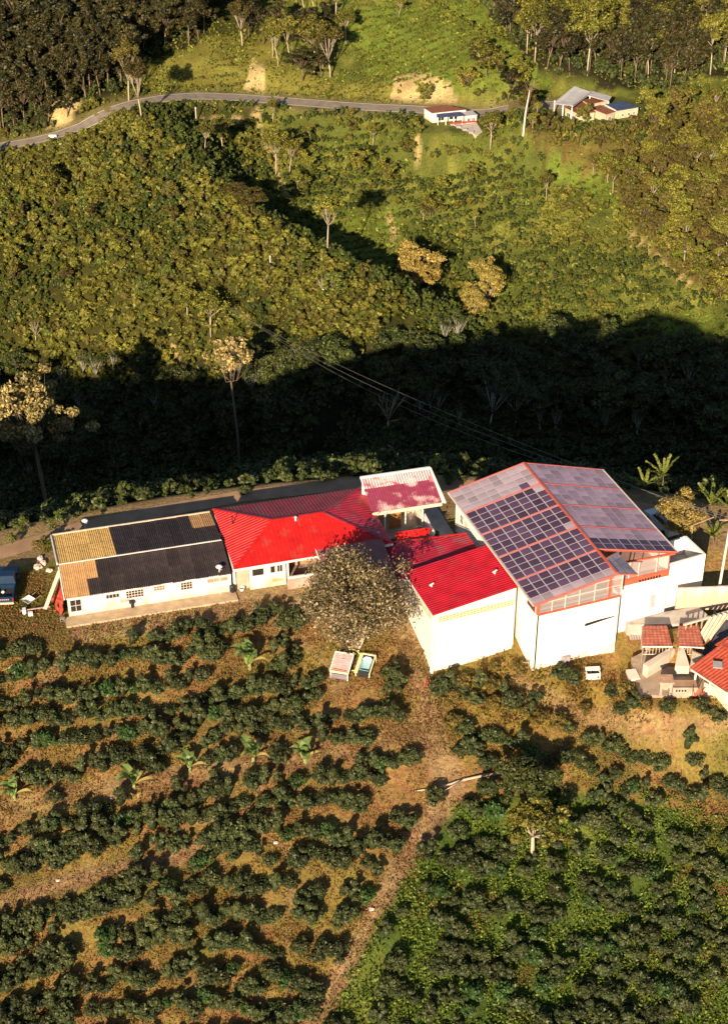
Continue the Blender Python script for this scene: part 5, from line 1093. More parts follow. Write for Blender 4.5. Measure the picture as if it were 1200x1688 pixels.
# wild part beyond the frame sides and top
x, y = grid(-160, 160, 345, 470, 3.2, 3.2, .3); z = gh(x, y); k = inview(x, y, z, 160) & (fbm(x/16, y/16, 101) > .42); x, y, z = x[k], y[k], z[k]; u, v = pix(x, y, z); k = clear_of(x, y, u, v); x, y, z = x[k], y[k], z[k]; addpts(x, y, z, np.full(len(x), 'dk'), 1.1+.4*RNG.uniform(size=len(x)))
for q in FORESTL+FORESTR:
    c = [hit(max(-60, min(1260, a_)), max(-60, b_)) for a_, b_ in q]; x, y = grid(min(p[0] for p in c)-8, max(p[0] for p in c)+8, min(p[1] for p in c)-8, max(p[1] for p in c)+20, 1.9, 1.9, .3); z = gh(x, y); u, v = pix(x, y, z); k = inpoly(u, v, q) & clear_of(x, y, u, v); x, y, z = x[k], y[k], z[k]
    addpts(x, y, z, np.full(len(x), 'val'), .7+.4*RNG.uniform(size=len(x)))
FX = np.array(FX, float)
scatter('hillside_bushes', FX[:, :3], np.stack([FX[:, 3]*0, FX[:, 3]*0, FX[:, 3]], 1), FX[:, [4, 4, 5]], FX[:, 6].astype(int), [allp], label='thousands of coffee bushes and shrubs covering the slopes across the valley', cat='bushes', kind='stuff')

# forest trees: the ones that show largest are things, the rest one mass
REG = [('forest at the top left', FORESTL[0], 52, (('dark', 3), ('dark', 3), ('pine', 2)), (8, 12), 2.3), ('forest at the top right edge', FORESTR[0], 78, (('dark', 3), ('dark', 3), ('dark', 3), ('umbrella', 3)), (8, 12), 2.3),
       ('brown woodland on the right slope', BROWN[0], 36, (('brown', 3), ('brown', 3), ('brown', 3), ('green', 3), ('umbrella', 3)), (3.5, 6), 2.6),
       ('dark valley behind the houses', [(-40, 630), (200, 610), (300, 640), (560, 590), (700, 560), (860, 600), (1240, 570), (1240, 740), (900, 720), (600, 700), (300, 780), (-40, 800)], 42, (('valley', 3), ('valley', 3), ('valley', 3), ('grey', 2)), (4.5, 7.5), 3.3),
       ('slope below the road', [(330, 170), (640, 190), (880, 240), (760, 420), (560, 330), (430, 330)], 16, (('green', 3), ('umbrella', 3)), (3, 5), 6), ('wooded bank above the road', [(760, 110), (900, 130), (890, 160), (700, 175)], 12, (('green', 3), ('dark', 3)), (4, 7), 3.5),
       ('sunlit left slope', [(0, 260), (180, 250), (420, 360), (640, 490), (400, 560), (0, 560)], 14, (('lime', 2), ('green', 3), ('brown', 3)), (2.6, 4.2), 7), ('clump on the brow above the road', [(360, 20), (560, 10), (590, 90), (560, 140), (480, 125), (380, 60)], 16, (('umbrella', 3), ('dark', 3)), (6, 10), 3.4)]
FT = []
for nm, poly, nn, kinds_, (h0, h1), sp in REG:
    us = [p[0] for p in poly]; c = [hit(max(-60, min(1260, u)), max(-60, v)) for u, v in poly]; x0, x1 = min(p[0] for p in c)-8, max(p[0] for p in c)+8; y0, y1 = min(p[1] for p in c)-8, max(p[1] for p in c)+30
    x, y = grid(x0, x1, y0, y1, sp, sp, .28); z = gh(x, y); u, v = pix(x, y, z); k = inpoly(u, v, poly) & (polyd(x, y, ROAD)[0] > 3.8) & inview(x, y, z, 40)
    for q in CUTS: k &= ~inpoly(u, v, q)
    for u0, v0, u1, v1 in ((680, 165, 805, 280), (895, 135, 1065, 240)): k &= ~((u > u0) & (u < u1) & (v > v0) & (v < v1))
    idx = np.nonzero(k)[0]; RNG.shuffle(idx)
    if nm.startswith(('forest', 'dark', 'brown')): idx = idx[np.argsort(-v[idx]+RNG.normal(0, 12, len(idx)))]
    else: idx = idx[:nn]
    for j, i in enumerate(idx):
        kk, nv = kinds_[int(RNG.integers(0, len(kinds_)))]; vr = int(RNG.integers(0, nv)); hm = RNG.uniform(h0, h1)*(.75 if nm.startswith('dark') and u[i] < 380 else 1); H = {'umbrella': 10, 'dark': 10, 'pine': 12, 'brown': 6.5, 'green': 6, 'lime': 5.5, 'valley': 8, 'grey': 12}[kk]; s = hm/H
        if j < nn and u[i] > -5 and u[i] < 1205 and v[i] > 12:
            ad = {'umbrella': 'flat topped pale', 'dark': 'dense dark', 'pine': 'narrow dark', 'brown': 'brownish', 'green': 'round green', 'lime': 'bright lime', 'valley': 'bushy dark green', 'grey': 'grey trunked open'}[kk]
            tree(kk, vr, float(x[i]), float(y[i]), s*RNG.uniform(.9, 1.15), s, f'{ad} tree in the {nm}' if not nm.startswith(('slope', 'sunlit', 'wooded')) else f'{ad} tree on the {nm}', group=f'{ad} trees, {nm}', name='pine_tree' if kk == 'pine' else 'tree')
        elif nn > 20: FT.append((kk, vr, x[i], y[i], z[i], s))
SIDE = {}
for o in [o for o in bpy.data.objects if o.get('category') == 'tree' and o.get('group')]: SIDE.setdefault(o['label'], []).append(o)
for lb, os_ in SIDE.items():
    if len(os_) < 2: continue
    os_.sort(key=lambda o: float(pix(o.location.x, o.location.y, o.location.z)[0]))
    for q_, o in enumerate(os_): a_, b_ = lb.split(' tree ', 1); o['label'] = f'{a_} tree, {nth(q_+1)} from left {b_}'
keys = [k_ for k_ in TREEPROTO]; FT = [f for f in FT if (f[0], f[1]) in TREEPROTO]
for x0 in np.arange(-92, -37, 3.4):  # ridge trees left of view, added for a jagged edge on the valley shadow
    if fbm(x0/6, 3, 7) > .44 and abs(x0+44) > 4 and abs(x0+69) > 6:
        xx = x0+RNG.normal(0, .6); yy = float(crest(xx))-RNG.uniform(2, 6)-max(0, -47-xx)*.1; k_ = ('valley', int(RNG.integers(0, 3))); FT.append((k_[0], k_[1], xx, yy, float(gh(xx, yy)), RNG.uniform(.35, .8)))
FT = [f for f in FT if (f[0], f[1]) in TREEPROTO]
if FT:
    scatter('forest_mass', [(f[2], f[3], f[4]-.1) for f in FT], [(0, 0, RNG.uniform(0, 6.28)) for f in FT], [(f[5]*1.05, f[5]*1.05, f[5]) for f in FT], [keys.index((f[0], f[1])) for f in FT],
            [[TREEPROTO[k_][0] for k_ in keys], [TREEPROTO[k_][1] for k_ in keys]], label='dense woodland filling the slopes behind the separate trees and on the unseen ridge at left', cat='forest', kind='stuff')
print('COUNTS bushes', nb, len(rest), 'hill', len(FX), 'trees', NTREE[0], 'mass', len(FT))

# low growth between the bushes on the far slopes, one mesh
nf = 62000; x = RNG.uniform(-95, 105, nf); y = RNG.uniform(222, 352, nf); z = gh(x, y); u, v = pix(x, y, z); k = (u > -40) & (u < 1240) & (v > -40) & (polyd(x, y, ROAD)[0] > 3.0) & (fbm(x/4, y/4, 111) > .36)
for u0, v0, u1, v1 in ((697, 170, 797, 222), (908, 145, 1056, 200)): k &= ~((u > u0) & (u < u1) & (v > v0) & (v < v1))
for q in CUTS: k &= ~(inpoly(u, v, q) & (RNG.uniform(size=nf) < .8))
x, y, z = x[k], y[k], z[k]; lit = inpoly(*pix(x, y, z), BRIGHT[0]); HGR = leafmat('hill_grass', (.05, .065, .009), (.30, .32, .045), .6, .3, 0, .3)
cloud('hill_grass', x, y, z, 2, .34, .30, HGR, 'rough grass and low growth between the bushes on the far slopes', up=.8, asp=.5, sp=.4)

# ------------------------------------------------------------------ houses across the valley
def pq(px, z): return [at(u, v, z) for u, v in px]
def boxpx(root, px, zt_, zb, wm, rm, over=.15, tilt=None, name='roof', wl='wall'):
    o = root.location; q = pq(px, zt_); q = [(p[0], p[1], zt_+(tilt[i] if tilt else 0)) for i, p in enumerate(q)]
    c = np.mean(np.array(q), 0); L_ = [tuple(np.array(p)-np.array(o)) for p in q]
    mb = MB(); ribroof(mb, L_, tuple(np.array(L_[2])-np.array(L_[1])), rm, .45, .03, .1, .12); mb.build(name, root)
    if wm:
        mb = MB(); w_ = []
        for p in q: d = np.array(p)-c; d[2] = 0; k = 1-over/max(.5, np.linalg.norm(d)); w_.append((c[0]+d[0]*k-o[0], c[1]+d[1]*k-o[1], p[2]-o[2]-.13))
        n = len(w_); b_ = [(p[0], p[1], zb-o[2]) for p in w_]; mb.add(w_+b_, [(i, i+n, (i+1) % n+n, (i+1) % n) for i in range(n)], wm); mb.build(wl, root); return w_
def wpx(root, a, b, z0, z1, t0, t1, m=DARK, name='window'):
    """window set on the wall line a-b, fractions t0..t1 along it"""
    a = np.array(a[:2]); b = np.array(b[:2]); u = (b-a)/np.linalg.norm(b-a); f = np.array([u[1], -u[0]]); f = f if f[1] < 0 else -f; p = a+(b-a)*t0
    return window(root, tuple(p+f*.004), tuple(u), z0, z1, np.linalg.norm(b-a)*(t1-t0), m, WHITE2, 1, 0, tuple(f), name, .05)
BROOF = mat('brown_sheet_roof', (.20, .075, .045), .6, .15, 1); BLUEROOF = mat('blue_sheet_roof', (.05, .07, .14), .45, .15, 1); ZINC = mat('zinc_roof', (.42, .41, .42), .4, .1, 1); CREAMW = mat('cream_far_wall', (.52, .44, .30), .85, .12, 1)
z0 = ZA; p0 = at(735, 198, z0); HA = empty('roadside_house', p0, 0, 'low brown roofed house with blue awning and white terrace beside the far road', 'house')
w1 = boxpx(HA, [(698, 177), (738, 173), (769, 180), (712, 186)], z0+2.0, z0-1, WHITE, BROOF); wpx(HA, w1[3], w1[2], .3, 1.5, .15, .35); wpx(HA, w1[3], w1[2], .3, 1.5, .5, .75)
boxpx(HA, [(719, 186), (757, 183), (767, 190), (720, 193)], z0+1.7, z0, None, BLUEROOF, name='blue_awning')
for u in (722, 735, 748, 762):
    p = at(u, 193 if u < 740 else 192, z0+1.6); mb = MB(); mb.box(p[0]-p0[0]-.07, p[1]-p0[1]+.15, -.2, p[0]-p0[0]+.07, p[1]-p0[1]+.29, 1.6, WHITE2); mb.build('awning_post', HA)
w2 = boxpx(HA, [(760, 184), (778, 182), (787, 189), (768, 191)], z0+1.6, z0-1, WHITE, ZINC); wpx(HA, w2[3], w2[2], .2, 1.1, .1, .4); wpx(HA, w2[3], w2[2], .2, 1.1, .5, .85, m=RUST)
w3 = boxpx(HA, [(742, 204), (785, 202), (795, 217), (783, 222)], z0+.05, z0-3.2, CREAMW, mat('terrace_slab', (.5, .44, .38), .8, .1, 1), over=.05, name='terrace_floor', wl='retaining_wall')
mb = MB(); a, b = at(742, 203, z0+.6), at(786, 200, z0+.6)
mb.bar(tuple(np.array(a)-p0), tuple(np.array(b)-p0), .12, .3, mat('maroon_rail', (.28, .04, .04), .6)); mb.build('terrace_rail', HA)
for t in (.1, .35, .6, .85):
    a = np.array(w3[0])*(1-t)+np.array(w3[3])*t; mb = MB(); mb.box(a[0]-.5, a[1]-.25, .02, a[0]+.35, a[1]+.1, .45, mat('grey_planter', (.3, .27, .27), .8)); mb.build('planter', HA)
wpx(HA, w3[3], w3[2], -1.7, -.3, .1, .5, m=mat('green_door', (.03, .22, .10), .6), name='door')
z0 = ZB; p0 = at(975, 190, z0); HBb = empty('roadside_house', p0, 0, 'sprawling far house with zinc, brown and blue roofs at upper right', 'house')
def bp(px, h, hb, wm, rm, **k): return boxpx(HBb, px, z0+h, z0+hb, wm, rm, **k)
bp([(946, 147), (974, 153), (944, 171), (912, 166)], 3.3, 0, None, ZINC, tilt=(.6, .2, -.3, -.5)); bp([(974, 152), (1008, 157), (1003, 164), (968, 159)], 2.9, 0, None, ZINC, tilt=(.3, -.2, -.3, .2))
for u, v, h in ((914, 165, 2.7), (928, 169, 2.8), (943, 171, 2.9), (972, 156, 2.6), (1003, 161, 2.6), (986, 157, 2.6)):
    p = at(u, v+1, z0+h); mb = MB(); mb.box(p[0]-p0[0]-.1, p[1]-p0[1], -2.5, p[0]-p0[0]+.1, p[1]-p0[1]+.2, h, WHITE2); mb.build('post', HBb)
bp([(959, 164), (1001, 159), (1004, 164), (971, 172)], 2.0, -1, CREAMW, BROOF)
w4 = bp([(930, 176), (962, 168), (981, 184), (954, 188)], 1.6, -3, CREAMW, BROOF); wpx(HBb, w4[0], w4[3], -.1, .8, .15, .4); wpx(HBb, w4[0], w4[3], -.1, .8, .5, .8)
w5 = bp([(971, 177), (989, 173), (1014, 183), (999, 188)], 1.6, -3, CREAMW, BROOF); wpx(HBb, w5[3], w5[2], 0, .8, .25, .6)
w6 = bp([(993, 173), (1025, 166), (1053, 176), (1017, 182)], 1.7, -2.5, CREAMW, BLUEROOF); wpx(HBb, w6[3], w6[2], .3, .9, .2, .32); wpx(HBb, w6[3], w6[2], .3, .9, .5, .62); wpx(HBb, w6[3], w6[2], .3, .9, .75, .85)
a, b = pq([(995, 172), (1014, 182)], z0+1.85); mb = MB(); mb.bar(tuple(np.array(a)-p0), tuple(np.array(b)-p0), .25, .12, WHITE2); mb.build('parapet', HBb)

# ------------------------------------------------------------------ poles, wires and posts
WPOLE = mat('whitewashed_pole', (.6, .55, .48), .8, .1, 3); WIRE = mat('wire', (.30, .27, .24), .5, .05, 1)
bx, by, _ = at(1184, 965, 0); zb = float(gh(bx, by)); UPo = empty('utility_pole', (bx, by, zb), 0, 'whitewashed utility pole beside the low garden wall at the right edge', 'utility pole')
mb = MB(); mb.tube([(0, 0, -.5), (.1, 0, 4), (.25, 0, 7.6-zb)], [.15, .12, .09], WPOLE, 8); mb.build('pole', UPo)
mb = MB(); mb.bar((-.75, 0, 6.9-zb), (1.2, 0, 6.9-zb), .1, .1, WOOD); mb.build('crossarm', UPo)
for k in (-.65, .2, 1.05): mb = MB(); mb.lathe([(.03, 0), (.06, .03), (.06, .12), (.03, .16)], DARK, 8, (k, 0, 6.95-zb)); mb.build('insulator', UPo)
f0 = hit(372, 522); FPo = empty('utility_pole', f0, 0, 'thin utility pole on the near spur where the wires end', 'utility pole')
mb = MB(); mb.tube([(0, 0, -.3), (0, 0, 2.2)], [.12, .09], WOOD, 8); mb.build('pole', FPo); mb = MB(); mb.bar((-.7, 0, 2.0), (.7, 0, 2.0), .1, .1, WOOD); mb.build('crossarm', FPo)
for i, k in enumerate((-.65, .2, 1.05)):
    A = np.array([bx+k, by, 7.08]); B = np.array([f0[0]+(-.6, 0, .6)[i], f0[1], f0[2]+2.1]); pts = []
    for j in range(41): t = j/40; p = A*(1-t)+B*t; p[2] -= 4*t*(1-t)*(1.6+1.3*i); pts.append(p)
    mb = MB(); mb.tube(pts, .013, WIRE, 4); tag(mb.build('power_line'), ('lowest', 'middle', 'topmost')[2-i if False else i]+' of the three power lines crossing the dark valley', 'power line')
px_, py_, _ = at(1139, 884, 1.2); WPs = empty('wooden_post', (px_, py_, float(gh(px_, py_))), 0, 'wooden post with a slanting arm behind the roofless annex', 'post')
h_ = 2.4-float(gh(px_, py_)); mb = MB(); mb.tube([(0, 0, -.3), (0, 0, h_)], .06, WOOD, 6); mb.build('post', WPs); mb = MB(); mb.bar((-.2, 0, h_-.1), (1.9, .5, h_+.55), .07, .07, WOOD); mb.build('arm', WPs)
def lamp(u, v, h, label):
    x, y, _ = at(u, v, 0); z = max(0.0, float(gh(x, y))); r = empty('street_lamp', (x, y, z), 0, label, 'lamp post')
    mb = MB(); mb.lathe([(.12, 0), (.12, .08), (.05, .1), (.045, h)], WPOLE, 8); mb.build('pole', r); mb = MB(); mb.bar((0, 0, h*.93), (.22, -.2, h*.97), .05, .05, WPOLE); mb.build('bracket', r)
    mb = MB(); mb.lathe([(.05, h), (.26, h+.04), (.30, h+.1), (.18, h+.2), (.04, h+.24)], mat('lamp_head', (.8, .8, .78), .4), 12); mb.build('lamp_head', r)
lamp(364, 978, 2.75, 'lamp post with round white head in front of the long house'); lamp(143, 882, 1.5, 'short lamp post behind the straw coloured roof end')
for (u, v, h, l) in ((446, 441, 2.2, 'white post alone on the near spur above the shade'), (324, 202, 3.0, 'white post below the far road'), (334, 272, 1.0, 'short white marker in the gully below the far road'), (533, 492, 1.8, 'pale stump post near the foot of the spur')):
    p = hit(u, v); mb = MB(); mb.tube([(0, 0, -.2), (0, 0, h)], [.11, .09], WPOLE, 6); mb.box(-.15, -.06, h-.25, .15, .06, h-.15, WPOLE); tag(mb.build('marker_post', loc=p), l, 'post')
p = hit(862, 222); r = empty('dead_tree', p, 0, 'tall straight bleached trunk standing between the two far houses', 'tree'); mb = MB(); mb.tube([(0, 0, -.3), (.2, 0, 4), (.75, 0, 8.4)], [.2, .16, .09], WPOLE, 8); mb.build('trunk', r)
mb = MB(); g = np.random.default_rng(4)
for k in range(16): a = g.uniform(0, 6.28); T = np.array([.75, 0, 8.3]); e_ = T+np.array([math.cos(a)*g.uniform(.6, 1.6), math.sin(a)*g.uniform(.6, 1.4), g.uniform(.2, 2.2)]); mb.tube([T-np.array([0, 0, g.uniform(0, .8)]), (T+e_)/2+g.normal(0, .1, 3), e_], [.05, .035, .012], BARK, 4)
mb.build('branches', r)
p = hit(88, 230); r = empty('road_sign', p, 0, 'small white sign board at the edge of the far road, upper left', 'sign'); mb = MB(); mb.box(-.7, -.03, .4, .7, .03, .9, WHITE2); mb.build('board', r); mb = MB(); mb.box(-.5, .03, -.2, -.42, .09, .85, STEEL); mb.box(.42, .03, -.2, .5, .09, .85, STEEL); mb.build('post', r)
p = at(912, 160, ZB); r = empty('utility_pole', (p[0]+1.5, p[1]+6, float(gh(p[0]+1.5, p[1]+6))), 0, 'pole with white crossarm behind the zinc roofed far house', 'utility pole'); mb = MB(); mb.tube([(0, 0, -.3), (0, 0, 5.6)], [.12, .08], WPOLE, 6); mb.build('pole', r); mb = MB(); mb.bar((-1.3, 0, 5.2), (1.3, 0, 5.2), .12, .12, WPOLE); mb.build('crossarm', r)

# ------------------------------------------------------------------ pickup truck
BLUE = mat('blue_car_paint', (.008, .028, .065), .35, .05, 2, spec=.35); GLS = mat('car_glass', (.01, .012, .016), .08, .02, 2, spec=.8); RUB = mat('rubber', (.02, .02, .02), .8, .1, 5); RIM = mat('wheel_rim', (.35, .34, .33), .35, .05, 4, metal=.8); BUMP = mat('pale_bumper', (.60, .52, .36), .5, .05, 3); TAIL = mat('tail_light', (.35, .01, .01), .3, .05, 3)
TR = empty('pickup_truck', (-30.72, 115.95, .0), R(4), 'dark blue pickup truck seen from behind on the grass, cut by the left edge', 'pickup truck')
def prism(mb, prof, x0, x1, m, inset=0.0):
    n = len(prof); vs = [(x0+(inset if z > 1.05 else 0), y, z) for y, z in prof]+[(x1-(inset if z > 1.05 else 0), y, z) for y, z in prof]
    mb.add(vs, [tuple(range(n-1, -1, -1)), tuple(range(n, 2*n))]+[(i, (i+1) % n, (i+1) % n+n, i+n) for i in range(n)], m)
mb = MB(); prism(mb, [(2.15, .4), (4.7, .42), (4.78, .75), (4.65, .95), (3.55, 1.06), (2.15, 1.0)], -.86, .86, BLUE); mb.build('bonnet', TR)
mb = MB(); prism(mb, [(1.95, .4), (3.5, .4), (3.5, 1.05), (3.0, 1.68), (2.1, 1.72), (1.95, 1.05)], -.86, .86, BLUE, .13); mb.build('cab', TR)
mb = MB(); mb.add([(-.66, 1.995, 1.14), (.66, 1.995, 1.14), (.62, 2.085, 1.62), (-.62, 2.085, 1.62)], [(0, 1, 2, 3)], GLS); mb.build('rear_window', TR)
mb = MB(); mb.add([(-.66, 3.47, 1.12), (.66, 3.47, 1.12), (.62, 3.06, 1.62), (-.62, 3.06, 1.62)], [(3, 2, 1, 0)], GLS); mb.build('windscreen', TR)
for s_ in (-1, 1): mb = MB(); mb.add([(s_*.79, 2.15, 1.12), (s_*.79, 3.3, 1.12), (s_*.735, 2.98, 1.58), (s_*.735, 2.2, 1.58)], [(0, 1, 2, 3)], GLS); mb.build('side_window', TR)
mb = MB(); mb.box(-.86, .12, .42, -.76, 1.94, 1.0, BLUE); mb.box(.76, .12, .42, .86, 1.94, 1.0, BLUE); mb.box(-.76, .12, .5, .76, 1.94, .6, mat('bed_liner', (.03, .03, .035), .7)); mb.box(-.76, 1.84, .6, .76, 1.94, 1.0, BLUE); mb.build('cargo_bed', TR)
mb = MB(); mb.box(-.86, .02, .45, .86, .11, 1.0, BLUE); tg = mb.build('tailgate', TR)
mb = MB()
for i in range(6): mb.box(-.5+i*.17, .008, .68, -.40+i*.17, .018, .80, mat('pink_badge', (.5, .3, .3), .6))
mb.build('badge', tg)
mb = MB(); mb.box(-.84, -.14, .35, .84, .0, .5, BUMP); mb.build('bumper', TR)
for s_ in (-1, 1): mb = MB(); mb.box(s_*.80-.05, .004, .6, s_*.80+.05, .018, .9, TAIL); mb.build('tail_light', TR)
for s_ in (-1, 1): mb = MB(); mb.box(s_*.95-.08, 3.15, 1.05, s_*.95+.08, 3.25, 1.25, BLUE); mb.build('wing_mirror', TR)
for s_ in (-1, 1):
    for yy in (.85, 3.85):
        prof = [(.12, -.10), (.30, -.11), (.34, -.07), (.34, .07), (.30, .11), (.12, .10)]; wv = MB(); wv.lathe(prof, RUB, 16); o = wv.build('wheel', TR, (s_*.80, yy, .34), (0, math.pi/2, 0)); rm_ = MB(); rm_.lathe([(.02, -.115), (.19, -.112), (.19, .112), (.02, .115)], RIM, 12); rm_.build('rim', o)
mb = MB(); mb.lathe([(.1, 0), (.16, .1), (.08, .2)], WHITE2, 8, (-.25, 1.2, .6)); o = mb.build('white_sack', loc=TR.location); tag(o, 'small white bundle lying in the bed of the blue pickup', 'bundle')

# ------------------------------------------------------------------ small things round the houses
def thing1(name, u, v, z, fn, label, cat, rz=0.0):
    x, y, _ = at(u, v, z if z is not None else 0)
    if z is None: x, y, z = hit(u, v)
    mb = MB(); fn(mb); o = mb.build(name, loc=(x, y, z), rot=(0, 0, rz)); tag(o, label, cat); return o
BLK = mat('black_plastic', (.02, .02, .022), .45, .1, 3); WPL = mat('white_plastic', (.75, .72, .66), .5, .05, 3)
thing1('water_barrel', 384, 975, .05, lambda m: m.lathe([(.22, 0), (.27, .1), (.27, .6), (.2, .7), (.05, .72)], BLK, 12), 'black barrel at the joint of the long house and the hip roofed house', 'barrel')
thing1('wash_tub', 399, 973, .05, lambda m: m.lathe([(.18, 0), (.28, .3), (.25, .3), (.16, .05)], WPL, 12), 'white tub on the ground beside the black barrel', 'tub')
thing1('black_bin', 219, 1001, .05, lambda m: (m.lathe([(.12, 0), (.15, .45), (.27, .5), (.24, .75), (.05, .8)], BLK, 10)), 'black bin standing in front of the long house windows', 'bin')
thing1('plant_pot', 101, 1004, .05, lambda m: m.lathe([(.18, 0), (.27, .35), (.25, .5), (.1, .52)], BLK, 10), 'black pot at the front left corner of the long house', 'pot')
thing1('small_stool', 104, 1024, None, lambda m: (m.box(-.2, -.15, .3, .2, .15, .36, STEEL), m.box(-.18, -.12, 0, -.13, .12, .3, STEEL), m.box(.13, -.12, 0, .18, .12, .3, STEEL)), 'small grey stool on the earth below the left corner of the long house', 'stool')
def bench(m):
    m.bar((-.9, 0, .35), (1.6, .1, .35), .1, .06, mat('pinkish_plank', (.5, .34, .3), .7)); m.box(-.75, -.2, 0, -.45, .2, .5, WPL); m.box(-.3, -.5, 0, .1, -.2, .32, WPL)
thing1('garden_bench', 53, 1010, .0, bench, 'white block and pink plank bench on the lawn near the pickup', 'bench', .2)
thing1('wheelbarrow', 47, 996, .0, lambda m: (m.add([(-.3, -.2, .25), (.3, -.2, .25), (.3, .35, .3), (-.3, .35, .3), (-.42, -.35, .5), (.42, -.35, .5), (.42, .5, .52), (-.42, .5, .52)], [(3, 2, 1, 0), (0, 1, 5, 4), (1, 2, 6, 5), (2, 3, 7, 6), (3, 0, 4, 7)], WPL), m.bar((-.3, .3, .3), (-.35, 1.2, .45), .05, .05, WOOD), m.bar((.3, .3, .3), (.35, 1.2, .45), .05, .05, WOOD), m.tube([(-.06, -.3, .16), (.06, -.3, .16)], .16, RUB, 12)), 'white wheelbarrow on the lawn above the bench', 'wheelbarrow', -.7)
def rock(seed, s):
    g = np.random.default_rng(seed)
    def f(m): V, F_ = corefaces(0, 0, s*.35, s, s*.6, 7, 4, .28, seed); m.add(V, F_, mat('pale_rock', (.62, .52, .45), .9, .2, 2))
    return f
for i, (u, v, s, l) in enumerate(((63, 937, .42, 'largest pale boulder beside the left gable of the long house'), (72, 930, .36, 'pale boulder behind the largest one at the left gable'), (67, 922, .3, 'small pale boulder under the garden plants by the gable'), (82, 942, .3, 'round white stone close to the left gable wall'), (680, 1000, .2, 'x'), (40, 868, .3, 'x'))):
    if l != 'x': thing1('boulder', u, v, .0, rock(i, s), l, 'boulder')
for i, (u, v, l) in enumerate(((66, 918, 'olive shrub growing behind the pale boulders'), (80, 912, 'dark shrub against the rear left corner of the long house'))):
    x, y, _ = at(u, v, 0); tree('green' if i else 'brown', i, x, y, .3, .28, l, name='shrub', cat='shrub', z=0)
# fallen log, up the weedy slope
pts = [hit(u, v) for u, v in ((838, 1277), (800, 1282), (762, 1289), (722, 1302), (684, 1308))]; mb = MB(); mb.smooth = True
mb.tube([(p[0], p[1], p[2]+.22+.05*math.sin(i*2)) for i, p in enumerate(pts)], [.16, .12, .11, .08, .04], PBARK, 7); mb.tube([(pts[2][0], pts[2][1], pts[2][2]+.25), (pts[3][0]+.3, pts[3][1]-.5, pts[3][2]+.2)], [.07, .03], PBARK, 5); tag(mb.build('fallen_branch'), 'long crooked fallen branch on the slope below the white walls', 'branch')
pts = [hit(u, v) for u, v in ((1200, 1350), (1170, 1338))]
